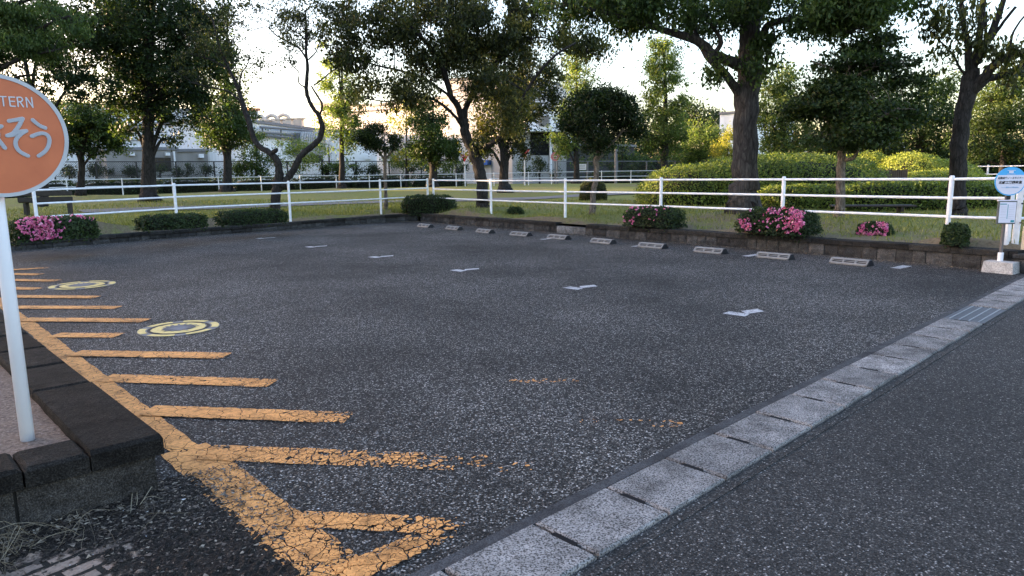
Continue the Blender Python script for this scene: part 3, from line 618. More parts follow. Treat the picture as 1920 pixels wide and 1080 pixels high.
def leaves(c, size, droop=.3, up=.4, asp=.5, nrm=None, fold=.25):
    """rhombic folded leaves at centres c; size array; droop: how far tips hang"""
    n = len(c); d = RN.normal(size=(n, 3)); d[:, 2] -= droop*1.5; d = unit(d)
    nn = RN.normal(size=(n, 3)); nn[:, 2] += up*2
    if nrm is not None: nn = nn*.5+nrm*1.2
    nn = nn-d*(nn*d).sum(1, keepdims=True); nn = unit(nn); s = np.cross(d, nn); L_ = (size*RN.uniform(.7, 1.3, n))[:, None]; W_ = L_*asp*RN.uniform(.7, 1.2, (n, 1))
    a = c-d*L_*.5; b = c+d*L_*.5; l_ = c+s*W_*.5-nn*W_*fold; r_ = c-s*W_*.5-nn*W_*fold
    return np.stack([a, r_, b, l_], 1)
def smooth(pts, k=4):
    pts = [np.array(p, float) for p in pts]; out = []
    if len(pts) < 3: return [lerp(pts[0], pts[-1], t) for t in np.linspace(0, 1, k+1)]
    for i in range(len(pts)-1):
        p0, p1, p2, p3 = pts[max(i-1, 0)], pts[i], pts[i+1], pts[min(i+2, len(pts)-1)]
        for t in np.linspace(0, 1, k+1)[:-1]: out.append(.5*((2*p1)+(-p0+p2)*t+(2*p0-5*p1+4*p2-p3)*t*t+(-p0+3*p1-3*p2+p3)*t**3))
    out.append(pts[-1]); return out
def tree(name, label, base, Y, limbs, lobes, leaf, lsize, per, clump, bark=BARK, flat=.75, droop=.3, up=.4, group=None, twig=.012, flare=1.6, tone=(.5, .22), asp=.55, bare=0, nseg=10, twr=1., cat='tree', gap=-.75, gsz=1.7):
    """limbs: lists of (px, py, dY, width_px); first limb is the trunk from the base. lobes: (px, py, dY, rx_px, ry_px, depth_m, n_clumps[, tone_shift])"""
    b = np.array(base, float) if len(base) == 3 else P(base[0], base[1], Y)
    if len(base) == 2: b[2] = lz(b[0], b[1])
    r_ = thing(name, label, cat, group, tuple(b))
    sk = []; m = MB()
    for li, lb in enumerate(limbs):
        pts = [P(q[0], q[1], Y+q[2])-b for q in lb]; rad = [q[3]*Y/FPX/2 for q in lb]
        if li == 0:
            f_ = 1+(flare-1)*.7; r00 = rad[0]; hb_ = [-.12, .04, .2]+([.5] if pts[0][2] > .75 else []); ff_ = [1.25, 1, (1+1/f_)/2, 1/f_*1.06]; pts = [V(pts[0][0]*max(0, z)/max(.3, pts[0][2]), 0, z) for z in hb_]+pts; rad = [r00*f_*ff_[i] for i in range(len(hb_))]+rad
        P4 = smooth([np.append(p_, r) for p_, r in zip(pts, rad)])
        q_ = [p_[:3]+RN.normal(size=3)*p_[3]*.10 for p_ in P4]; rr = [max(.004, p_[3]) for p_ in P4]
        m.tube(q_, rr, nseg if rr[0] > .05 else 6, wob=.16)
        sk += [(p_, r) for p_, r in zip(q_[2:], rr[2:])]
    SK = np.array([s_[0] for s_ in sk]); SR_ = np.array([s_[1] for s_ in sk])
    C = []; T = []; rc = []
    for lb in lobes:
        px, py, dY, rx, ry, dm, n = lb[:7]; ts = lb[7] if len(lb) > 7 else 0; c_ = P(px, py, Y+dY)-b; k = Y/FPX
        d = unit(RN.normal(size=(n, 3)))*(RN.uniform(.12, 1, (n, 1))**(1/2.2))
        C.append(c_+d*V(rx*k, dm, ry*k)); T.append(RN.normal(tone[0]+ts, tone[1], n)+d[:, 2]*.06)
    C = np.concatenate(C); T = np.concatenate(T)
    if gap:   # leave the crown open in places
        k_ = 6.283/gsz; w_ = C+b; nz = np.sin(w_[:, 0]*k_+1.3*np.sin(w_[:, 2]*k_*.7))+np.sin(w_[:, 2]*k_*1.15+1.7*np.sin(w_[:, 0]*k_*.6)+w_[:, 1]*.8)+.6*np.sin((w_[:, 0]+w_[:, 2])*k_*2.1+w_[:, 1])
        kp = nz > gap; C, T = C[kp], T[kp]
    for i, c_ in enumerate(C):       # twigs that carry the clumps
        dd = np.linalg.norm((SK-c_)*V(1, 1, 1.), axis=1)+np.maximum(0, SK[:, 2]-c_[2])*.8; j = int(dd.argmin()); a = SK[j]
        ln = np.linalg.norm(c_-a)
        if ln < .05: continue
        mid = lerp(a, c_, .5)+RN.normal(size=3)*ln*.08+V(0, 0, ln*.06); t0 = min(SR_[j]*.6, twig*twr*(1+ln*.5))
        m.tube([a, mid, c_], [t0, t0*.7, t0*.3], 4, cap=False)
        if ln > .5 and i % 3 == 0: SK = np.vstack([SK, mid]); SR_ = np.append(SR_, t0*.7)
    tr = m.build('trunk', bark, r_, smooth=True)
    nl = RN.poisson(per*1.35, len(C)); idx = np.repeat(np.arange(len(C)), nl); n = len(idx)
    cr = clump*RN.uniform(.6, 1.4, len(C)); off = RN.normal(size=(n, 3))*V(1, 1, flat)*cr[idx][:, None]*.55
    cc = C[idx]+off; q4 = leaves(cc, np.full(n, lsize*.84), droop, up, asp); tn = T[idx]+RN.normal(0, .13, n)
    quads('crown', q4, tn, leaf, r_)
    return r_
def hedge(name, label, lobes, leaf, n, ls, cat='hedge', flowers=None, rot=0., tone=(.5, .2), group=None, bump=.05, core=L_DARK):
    """lobes: (x, y, z0, a, b, h, e) clipped shapes: half sizes a, b, height h, exponent e"""
    r_ = thing(name, label, cat, group, (lobes[0][0], lobes[0][1], lobes[0][2])); o = V(lobes[0][0], lobes[0][1], lobes[0][2])
    ca, sa = math.cos(rot), math.sin(rot); m = MB(); Q = []; NRM = []
    tot = sum((l[3]+l[4])*l[5]+l[3]*l[4] for l in lobes); fl = []
    def W(l, d):
        e = l[6]; s_ = (np.abs(d[:, 0])**e+np.abs(d[:, 1])**e+np.abs(d[:, 2])**e)**(-1/e); p_ = d*s_[:, None]
        ph = (np.sin(p_[:, 0]*7+l[0])*np.cos(p_[:, 1]*5+1)+np.sin(p_[:, 0]*13+p_[:, 2]*9+l[1]))*bump*.5
        p_ = p_*(1+ph[:, None]); return p_
    def place(l, p_):
        x, y, z = p_[:, 0]*l[3], p_[:, 1]*l[4], p_[:, 2]
        full = l[7] if len(l) > 7 else False
        z = (z*.5+.5)*l[5] if full else np.where(z < 0, z*.45, z)*l[5]
        return np.stack([l[0]+x*ca-y*sa-o[0], l[1]+x*sa+y*ca-o[1], l[2]+z-o[2]], 1)
    for l in lobes:
        k = max(50, int(n*((l[3]+l[4])*l[5]+l[3]*l[4])/tot)); d = RN.normal(size=(k, 3)); full = l[7] if len(l) > 7 else False
        if not full: d[:, 2] = np.where(d[:, 2] < -.25, -d[:, 2], d[:, 2])
        # even out over the real size
        d = unit(d); p_ = W(l, d); q = place(l, p_*RN.normal(.97, .035, (k, 1)))
        Q.append(q); nn = unit(np.stack([np.sign(p_[:, 0])*np.abs(p_[:, 0])**(l[6]-1)/l[3], np.sign(p_[:, 1])*np.abs(p_[:, 1])**(l[6]-1)/l[4], np.abs(p_[:, 2])**(l[6]-1)*np.sign(p_[:, 2])/l[5]], 1))
        NRM.append(np.stack([nn[:, 0]*ca-nn[:, 1]*sa, nn[:, 0]*sa+nn[:, 1]*ca, nn[:, 2]], 1))
        nu, nv = 26, 12; D = []
        for j in range(nv+1):
            ph = (math.pi*j/nv-math.pi/2) if full else math.pi/2*j/nv
            for i in range(nu): th = 6.2832*i/nu; D.append((math.cos(th)*math.cos(ph), math.sin(th)*math.cos(ph), math.sin(ph)))
        cv = place(l, W(l, np.array(D)+1e-9)*.84); 
        if not full: cv[:nu, 2] -= .04
        m.add(cv, [(j*nu+i, j*nu+(i+1) % nu, (j+1)*nu+(i+1) % nu, (j+1)*nu+i) for j in range(nv) for i in range(nu)])
    Q = np.concatenate(Q); NRM = np.concatenate(NRM); T = RN.normal(tone[0], tone[1], len(Q))+.25*np.sin(Q[:, 0]*2.1+Q[:, 1]*1.7+Q[:, 2]*3)*.4
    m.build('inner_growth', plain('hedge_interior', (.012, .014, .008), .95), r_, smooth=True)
    quads('leaves', leaves(Q, np.full(len(Q), ls), .0, .5, .6, NRM), T, leaf, r_)
    if flowers:
        F = []; FN = []
        for l, (u, v, ru, rv, cnt) in [(lobes[f[0]], f[1:]) for f in flowers]:
            # u along the length (-1..1), v height (0..1), on the side that faces the lot and on top
            uu = u+RN.normal(size=cnt)*ru*.6; vv = v+RN.normal(size=cnt)*rv*.6
            d = np.stack([uu, -np.sqrt(np.clip(1.02-np.clip(vv, 0, 1)**2*.9, .02, 1)), np.clip(vv, .02, 1.)*1.0], 1)
            p_ = W(l, d)*1.03; F.append(place(l, p_)); FN.append(np.tile(V(0, -1, .5), (cnt, 1)))
        F = np.concatenate(F); FN = np.concatenate(FN); kk = 3; F = np.repeat(F, kk, 0)+RN.normal(size=(len(F)*kk, 3))*.010; FN = np.repeat(FN, kk, 0)
        quads('flowers', leaves(F, RN.uniform(.025, .055, len(F)), 0, 0, .8, FN+RN.normal(size=FN.shape)*.3, .1), RN.normal(.5, .25, len(F)), L_FLOW, r_)
    return r_

# lawn: a fan of ground behind both walls
fan = WL[:-1]+WR; O_ = V(0, 6.)
bl_ = []
for i in range(len(fan)-1):
    for t in np.linspace(0, 1, 14)[:-1]: bl_.append(lerp(fan[i], fan[i+1], t))
bl_.append(fan[-1]); bl_ += [fan[-1]+V(.5, .0), fan[-1]+V(1.2, -.8)]
rs_ = [0.0, .1, .3, .55, .8, 1.1, 1.5, 2, 2.6, 3.3, 4.2, 5.2, 6.5, 8, 10, 12.5, 15, 18, 22, 26, 31, 37, 45, 60]
m = MB(); vs = []; bare = []
for b_ in bl_:
    d = (b_-O_)/np.linalg.norm(b_-O_)
    for r in rs_:
        q = b_+d*(r+.12); z = lz(*q)
        if r < .2: z = min(z, .235 if b_[0] > -3 else .17)
        vs.append((q[0], q[1], z)); bare.append(max(0, 1-r/1.1)*.9+(.5 if (b_[0] > 2.4 and r < 2.2) else 0))
for q_, rr in ((P(1395, 402, 16.6), 1.6), (P(905, 388, 22), 1.2), (P(945, 362, 33), 2.), (P(425, 358, 38), 2.), (P(640, 353, 42), 2)):
    for i, v_ in enumerate(vs):
        dd = math.hypot(v_[0]-q_[0], v_[1]-q_[1])
        if dd < rr: bare[i] += (1-dd/rr)*1.2
nr = len(rs_)
m.add(vs, [(i*nr+j, i*nr+j+1, (i+1)*nr+j+1, (i+1)*nr+j) for i in range(len(bl_)-1) for j in range(nr-1)])
m.build('lawn', LAWN, kind='structure', smooth=True, attr={'bare': bare})
# grey path across the lawn
def ribbon(name, ctl, wd, mat, dz=.02):
    P2 = smooth([V(*L(*q)) for q in ctl], 8); m = MB(); vs = []
    for i, p_ in enumerate(P2):
        t = P2[min(i+1, len(P2)-1)]-P2[max(i-1, 0)]; t = t[:2]/np.linalg.norm(t[:2]); s_ = V(-t[1], t[0])
        for k_ in (-.5, 0, .5): q = p_[:2]+s_*wd*k_; vs.append((q[0], q[1], lz(*q)+dz+(.012 if k_ == 0 else 0)))
    m.add(vs, [(i*3+k_, (i+1)*3+k_, (i+1)*3+k_+1, i*3+k_+1) for i in range(len(P2)-1) for k_ in (0, 1)]); return m.build(name, mat, kind='structure')
ribbon('path', [(150, 398), (400, 391), (600, 383), (760, 378), (900, 376), (1000, 373), (1080, 368), (1190, 363)], 1.0, plain('path_gravel', (.17, .165, .16), .9, .15, 20, 0, .5), .03)

# ---- grass blades near the wall and over the lawn front ----
def grass(n, ymax, name, lab):
    pts = []; B = np.array(bl_[:-2]); 
    i = RN.integers(0, len(B)-1, n); t = RN.uniform(0, 1, (n, 1)); b_ = B[i]*(1-t)+B[i+1]*t; d = unit(b_-O_); r = RN.uniform(0.12, 1, (n, 1))**1.6*ymax+.25
    q = b_+d*r; keep = RN.uniform(0, 1, n) < np.where((b_[:, 0] > 2) & (r[:, 0] < 1.6), .28, np.where(r[:, 0] < .8, .6, 1)); q = q[keep]
    z = np.array([lz(*k_) for k_ in q]); m_ = len(q); c = np.column_stack([q, z]); h = RN.uniform(.03, .09, (m_, 1))*(1+.7*(RN.uniform(size=(m_, 1)) < .06)); le = RN.normal(size=(m_, 3))*.03; le[:, 2] = 0
    s_ = unit(np.column_stack([RN.normal(size=(m_, 2)), np.zeros(m_)]))*.009; top = c+le+np.hstack([np.zeros((m_, 2)), h])
    quads(name, np.stack([c-s_, c+s_, top+s_*.3, top-s_*.3], 1), RN.normal(.5, .2, m_), L_GRASS, None, kind='stuff', label=lab, cat='grass')
grass(42000, 9, 'grass', 'short mown grass of the lawn behind the stone walls')
# ---------------- far hedges, clipped shrubs ----------------
def hb(px, py, Y, zb=None):
    q = P(px, py, Y); return q
def shrub(label, x0, x1, yt, yb, b, leaf, n, ls, e=4, cat='hedge', fl=None, rot=0., name='hedge', tone=(.5, .2), dY=0, group=None):
    c = L((x0+x1)/2, yb-1.5); cc = c[:2]+V(0, b*.6+dY); D_ = V(math.cos(rot), math.sin(rot)); q0, q1 = hit(x0, cc, cc+D_), hit(x1, cc, cc+D_); mid_ = (q0+q1)/2; a = np.linalg.norm(q1-q0)/2-(b*.22 if q1[0]-q0[0] > 1 else 0); q0 = q1 = mid_; Y = mid_[1]; z0 = lz(*mid_)-.02; zt = P((x0+x1)/2, yt, Y)[2]
    return hedge(name, label, [((q0[0]+q1[0])/2, Y, z0, a, b, zt-z0, e)], leaf, n, ls, cat, fl, rot, tone, group)
sh = 'clipped shrubs planted behind the stone walls'
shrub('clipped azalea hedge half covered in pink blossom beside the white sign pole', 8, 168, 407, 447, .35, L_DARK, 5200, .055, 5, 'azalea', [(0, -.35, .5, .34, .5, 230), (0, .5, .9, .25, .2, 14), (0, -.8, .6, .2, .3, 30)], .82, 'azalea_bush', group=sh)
shrub('low clipped dark hedge behind the left wall between the pink azalea and the forked tree', 252, 375, 402, 427, .32, L_DARK, 3800, .05, 5, rot=.85, group=sh)
shrub('low clipped dark hedge at the foot of the forked tree behind the left wall', 398, 533, 393, 417, .32, L_DARK, 3800, .05, 5, rot=.85, group=sh)
shrub('tall dark clipped bush at the corner where the two stone walls meet', 749, 858, 366, 402, .5, L_DARK, 5000, .06, 5, 'bush', None, -.1, 'bush', group=sh)
shrub('small leafy bush behind the wall left of the pale cement blocks', 949, 982, 388, 405, .2, L_DARK, 900, .06, 2.5, 'bush', None, 0, 'bush', (.6, .2), group=sh)
shrub('clipped azalea bush with a few scattered pink flowers left of the thick tree trunk', 1183, 1277, 388, 423, .38, L_DARK, 3600, .05, 4, 'azalea', [(0, -.6, .2, .3, .2, 10), (0, 0, .6, .8, .5, 16), (0, -.7, .9, .3, .1, 8)], -.88, 'azalea_bush', group=sh)
shrub('large azalea hedge with a dense mass of pink blossom at its right end', 1390, 1543, 391, 437, .42, L_DARK, 5600, .05, 4, 'azalea', [(0, -.6, .3, .2, .25, 40), (0, .62, .6, .26, .5, 120), (0, .15, .8, .2, .3, 34), (0, .9, .5, .1, .4, 60), (0, 0., .3, .6, .4, 12)], -.88, 'azalea_bush', group=sh)
shrub('small clipped azalea ringed with pink blossom near the bench', 1615, 1682, 416, 443, .28, L_DARK, 2600, .045, 3, 'azalea', [(0, -.5, .5, .3, .4, 40), (0, .5, .8, .3, .2, 45), (0, 0, .2, .6, .15, 40), (0, .8, .4, .1, .4, 30)], -.7, 'azalea_bush', group=sh)
shrub('small plain dark green clipped bush beside the fence post near the bus stop', 1776, 1828, 420, 456, .22, L_DARK, 2400, .045, 3.5, 'bush', None, -.7, 'bush', (.6, .2), group=sh)
shrub('round clipped ball shaped bush on the lawn behind the small round tree', 1081, 1144, 337, 377, .6, L_OLIVE, 6000, .06, 3, 'bush', name='ball_bush')
# mound hedge: low left shoulder and high flat part
def lob(x0, x1, yt, Y, b, e, zb=None):
    a0, a1 = P(x0, 340, Y), P(x1, 340, Y); cx = (a0[0]+a1[0])/2; z0 = (zb if zb is not None else lz(cx, Y))-.05; return (cx, Y, z0, (a1[0]-a0[0])/2, b, P((x0+x1)/2, yt, Y)[2]-z0, e)
hedge('mound_hedge', 'large rounded mound of clipped azalea behind the thick tree trunk', [lob(1330, 1640, 290, 22.5, 2.2, 3.2), lob(1196, 1430, 308, 22.2, 1.7, 2.6), lob(1270, 1520, 296, 22.3, 1.9, 2.8)], L_HEDGE, 60000, .068, 'hedge', tone=(.55, .2), bump=.03)
hedge('mound_hedge', 'lower tiered mound of clipped shrubs between the slim tree and the leaning right hand tree', [lob(1700, 1838, 300, 25.5, 1.6, 2.2), lob(1645, 1765, 288, 26, 1.6, 2.6), lob(1650, 1880, 318, 23.2, 1.6, 2.1), lob(1590, 1660, 285, 27.5, 1.1, 3)], L_HEDGE, 48000, .07, 'hedge', tone=(.72, .2), bump=.03)
hedge('low_hedge', 'long low dark hedge running behind the bench from the thick trunk to the right', [lob(1560, 1875, 341, 18.3, .7, 5, .5), lob(1415, 1600, 347, 18.6, .7, 4, .5)], L_HEDGE, 24000, .07, 'hedge', tone=(.45, .2))
# dark hedge beyond the distant fence
m0 = []
for x0, x1 in ((-30, 150), (140, 300), (290, 440), (430, 560), (550, 670), (660, 770), (760, 880)):
    Y = farY((x0+x1)/2)+1.5; a0, a1 = P(x0, 340, farY(x0)+1.6), P(x1, 340, farY(x1)+1.6); c_ = (a0+a1)/2; z0 = lz(c_[0], c_[1])-.3; m0.append((c_[0], c_[1], z0, np.linalg.norm(a1-a0)/2*1.02, .5, 1.12, 6))
ang = math.atan2(P(770, 340, farY(770))[1]-P(100, 340, farY(100))[1], P(770, 340, farY(770))[0]-P(100, 340, farY(100))[0])
hedge('low_hedge', 'long dark clipped hedge beyond the distant white fence', m0, L_DARK, 16000, .11, 'hedge', rot=ang, tone=(.35, .2))
m0 = []
for x0, x1 in ((1100, 1200), (1190, 1310), (1300, 1420)):
    a0, a1 = P(x0, 340, farY(x0)+2), P(x1, 340, farY(x1)+2); c_ = (a0+a1)/2; z0 = lz(c_[0], c_[1])-.3; m0.append((c_[0], c_[1], z0, np.linalg.norm(a1-a0)/2*1.02, .5, 1.1, 6))
hedge('low_hedge', 'dark clipped hedge beyond the distant fence right of the ball shaped bush', m0, L_DARK, 5000, .11, 'hedge', rot=.1, tone=(.35, .2))

# ---------------- trees ----------------
R_ = lambda *a: a
# thick trunk on the right
tree('broadleaf_tree', 'thick rough barked tree with wide low limbs behind the right wall', (1395, 401), 16.6,
 [[(1396, 380, 0, 57), (1396, 330, 0, 46), (1398, 250, 0, 42), (1401, 170, 0, 42), (1405, 100, 0, 40), (1408, 40, 0, 32), (1412, -60, 0, 26), (1416, -170, .2, 16)],
  [(1398, 128, 0, 22), (1378, 118, 0, 20), (1338, 103, -.3, 17), (1307, 76, -.5, 15), (1250, 58, -.8, 11), (1160, 29, -1.2, 7), (1060, 10, -1.6, 4)],
  [(1394, 185, 0, 18), (1380, 168, -.1, 16), (1355, 133, -.3, 13), (1325, 104, -.4, 11), (1305, 60, -.2, 8), (1290, -20, 0, 6)],
  [(1410, 95, 0, 17), (1428, 66, -.2, 14), (1446, 44, -.4, 12), (1489, 36, -.7, 10), (1547, 49, -1.2, 8), (1590, 60, -1.6, 5)],
  [(1338, 102, -.3, 9), (1352, 80, -.5, 8), (1340, 55, -.6, 6), (1325, 30, -.8, 4)],
  [(1412, 60, 0, 12), (1440, 10, .4, 9), (1500, -60, .8, 7), (1560, -110, 1, 4)], [(1404, 60, 0, 11), (1370, 0, .4, 9), (1300, -70, .8, 6), (1200, -120, 1., 4)],
  [(1446, 50, -.4, 4), (1452, 66, -.5, 4), (1440, 110, -.6, 3.5), (1436, 150, -.6, 2)]],
 [(1270, -10, -.6, 190, 50, 1.8, 150), (1120, -5, -1.5, 110, 35, 1.2, 70), (1235, 28, -.9, 95, 26, .9, 60), (1345, 20, -.3, 60, 50, 1.0, 60), (1560, 5, -1.2, 130, 55, 1.3, 150), (1590, 38, -1.6, 60, 30, .7, 50), (1480, -30, .3, 160, 60, 1.8, 90), (1640, 0, -1.6, 70, 24, .8, 40), (1435, 85, -.6, 24, 26, .4, 14), (1340, 135, -.4, 16, 22, .3, 8), (1425, 130, -.6, 22, 16, .3, 7)],
 L_MID, .13, 42, .26, BARK_G, .9, .9, .2, tone=(.5, .2), asp=.5, nseg=24, flare=1.25)
# leaning tree on the right edge
tree('broadleaf_tree', 'dark leaning tree with cut upright limbs at the right edge near the bus stop', (1795, 404), 15.,
 [[(1795, 385, 0, 30), (1797, 300, 0, 28), (1800, 250, 0, 27), (1806, 210, 0, 27), (1815, 170, 0, 27), (1822, 130, 0, 24)],
  [(1820, 140, 0, 15), (1815, 90, 0, 11), (1806, 40, .2, 8), (1800, -20, .3, 6)], [(1824, 130, 0, 16), (1834, 80, 0, 12), (1842, 20, 0, 10), (1848, -40, 0, 8)],
  [(1826, 120, 0, 17), (1850, 80, -.1, 13), (1872, 30, -.2, 10), (1888, -20, -.3, 7)], [(1850, 85, 0, 8), (1875, 50, -.2, 6), (1905, 12, -.4, 5)],
  [(1812, 185, 0, 18), (1840, 150, -.2, 17), (1870, 118, -.4, 14), (1905, 100, -.6, 10), (1940, 90, -.8, 8)], [(1822, 178, 0, 14), (1850, 150, .2, 12), (1880, 142, .4, 10), (1925, 115, .6, 8)],
  [(1812, 140, 0, 5), (1800, 128, 0, 4.5), (1785, 100, 0, 3.5), (1760, 75, .1, 2.5), (1745, 62, .1, 2)], [(1848, 72, 0, 6), (1849, 22, 0, 5)], [(1893, 95, -.6, 6), (1900, 60, -.6, 4), (1925, 25, -.6, 3)]],
 [(1805, 25, 0, 52, 50, .9, 46, .05), (1765, 50, 0, 42, 22, .6, 16), (1770, 105, 0, 45, 28, .6, 15), (1900, 100, -.7, 36, 36, .6, 36), (1840, 90, -.2, 26, 24, .4, 14), (1915, 140, .3, 40, 22, .7, 30), (1730, 20, 0, 40, 18, .5, 8)],
 L_OLIVE, .15, 13, .2, BARK, .8, 1.4, .1, tone=(.55, .2), asp=.42, nseg=20, flare=1.1)
# slim layered maple
tree('maple_tree', 'slim maple with flat layered dark foliage between the pink azalea hedge and the bench', (1573, 407), 14.9,
 [[(1574, 395, 0, 17), (1576, 340, 0, 16), (1578, 300, 0, 15), (1581, 265, 0, 14), (1584, 210, .1, 10), (1588, 150, .2, 8), (1600, 110, .2, 6), (1640, 70, .2, 4)],
  [(1580, 300, 0, 8), (1600, 296, -.2, 7), (1615, 270, -.3, 6), (1640, 230, -.6, 4), (1680, 205, -.8, 3)], [(1580, 275, 0, 8), (1570, 255, .1, 7), (1550, 225, .3, 5), (1520, 195, .5, 3)],
  [(1583, 250, 0, 8), (1605, 225, 0, 7), (1635, 185, .2, 4), (1665, 150, .4, 3)], [(1587, 165, 0, 5), (1560, 130, .2, 4), (1520, 115, .4, 3)], [(1590, 150, 0, 5), (1640, 125, -.2, 4), (1690, 115, -.4, 3)]],
 [(1575, 255, 0, 90, 24, 1.2, 90), (1580, 235, 0, 105, 26, 1.2, 130), (1600, 200, .1, 115, 30, 1.2, 150), (1590, 168, .1, 85, 20, 1, 80), (1580, 118, .2, 80, 9, .9, 45), (1620, 92, .2, 50, 12, .8, 28), (1665, 120, 0, 50, 9, .8, 30), (1680, 150, 0, 46, 10, .8, 30), (1690, 215, -.2, 40, 30, .8, 44), (1520, 205, .2, 40, 26, .8, 50), (1545, 160, .2, 40, 9, .7, 16), (1640, 75, .2, 28, 9, .5, 12, .15)],
 L_DARK, .10, 44, .27, BARK_L, .5, .3, .7, tone=(.5, .2), asp=.6, nseg=12, flare=1.2)
# small dark evergreen
tree('evergreen_tree', 'small dark evergreen with a dense round crown and thin crooked trunk near the right fence', (1111, 402), 18.,
 [[(1112, 390, 0, 12), (1112, 365, 0, 10.5), (1116, 345, 0, 10), (1119, 320, 0, 10), (1117, 300, 0, 10), (1128, 285, 0, 12), (1130, 250, 0, 9), (1130, 200, 0, 6)], [(1125, 290, 0, 7), (1095, 262, 0, 5), (1075, 230, 0, 4)], [(1127, 285, 0, 6), (1160, 255, 0, 5), (1180, 220, 0, 4)]],
 [(1128, 232, 0, 78, 55, 1.05, 300), (1110, 190, 0, 40, 20, .6, 50), (1150, 185, 0, 40, 20, .7, 50), (1180, 250, 0, 28, 36, .6, 60), (1078, 245, 0, 26, 30, .6, 50)],
 L_DARK, .085, 52, .2, BARK_L, .85, .1, .5, tone=(.3, .16), asp=.55, flare=1.1)
# main cherry-like tree
tree('broadleaf_tree', 'large spreading tree with a leaning forked trunk just behind the wall corner', (905, 388), 21.5,
 [[(905, 378, 0, 22), (903, 345, 0, 21), (898, 315, 0, 21), (888, 285, 0, 20), (876, 262, 0, 18), (871, 240, 0, 17), (870, 222, 0, 17), (868, 210, 0, 15)],
  [(869, 225, 0, 12), (856, 196, -.2, 11), (845, 180, -.3, 10), (835, 140, -.4, 10), (820, 110, -.5, 9), (795, 75, -.8, 7), (760, 40, -1.2, 5), (735, 0, -1.5, 4)],
  [(870, 222, 0, 11), (876, 198, .2, 10), (893, 160, .3, 10), (925, 125, .4, 9), (960, 90, .5, 8), (985, 55, .6, 6), (1010, 10, .7, 4)],
  [(894, 284, 0, 10), (915, 273, -.3, 10), (937, 258, -.6, 9), (955, 230, -.8, 8), (975, 195, -1., 7), (1000, 150, -1.2, 5), (1040, 105, -1.4, 4), (1080, 80, -1.5, 3)],
  [(852, 190, -.3, 6), (830, 170, -.5, 5), (790, 145, -.8, 5), (740, 130, -1., 4), (690, 118, -1.2, 3), (640, 95, -1.3, 2)], [(868, 240, 0, 6), (850, 215, -.5, 6), (820, 190, -.9, 5), (780, 178, -1.2, 4), (730, 190, -1.4, 2.5), (690, 185, -1.5, 2)],
  [(893, 160, .3, 7), (890, 110, .5, 6), (895, 60, .7, 5), (910, 0, .9, 4)], [(925, 125, .4, 6), (960, 60, .2, 5), (950, 0, .2, 4)], [(835, 140, -.4, 6), (845, 90, 0, 5), (850, 30, .3, 4), (845, -30, .3, 3)], [(960, 90, .5, 4), (1010, 70, .2, 3), (1060, 85, 0, 2.5), (1110, 100, -.1, 2)]],
 [(690, 60, -1, 85, 55, 1.2, 95), (660, 110, -1.2, 55, 26, .8, 60, -.1), (760, 30, -1, 120, 50, 1.5, 130), (700, 190, -1.4, 52, 24, .6, 26, .15), (745, 160, -1.2, 75, 20, .8, 44, .1), (780, 190, -1.2, 45, 20, .7, 24, .15), (850, 50, .1, 120, 75, 1.8, 240), (890, 130, .3, 75, 60, 1.3, 110), (930, 60, .4, 100, 70, 1.5, 180), (1000, 40, .4, 80, 45, 1.2, 80, .1), (1080, 70, 0, 70, 30, 1., 55, .12), (1125, 100, 0, 36, 22, .7, 20, .15), (960, 215, -.8, 34, 40, .7, 40, .2), (935, 165, -.4, 60, 40, 1, 66, .15), (908, 275, -.1, 10, 9, .25, 9, -.2), (810, 120, -.5, 60, 40, 1, 50)],
 L_OLIVE, .125, 40, .27, BARK, .8, .9, .2, tone=(.47, .22), asp=.5, nseg=18, flare=1.1)
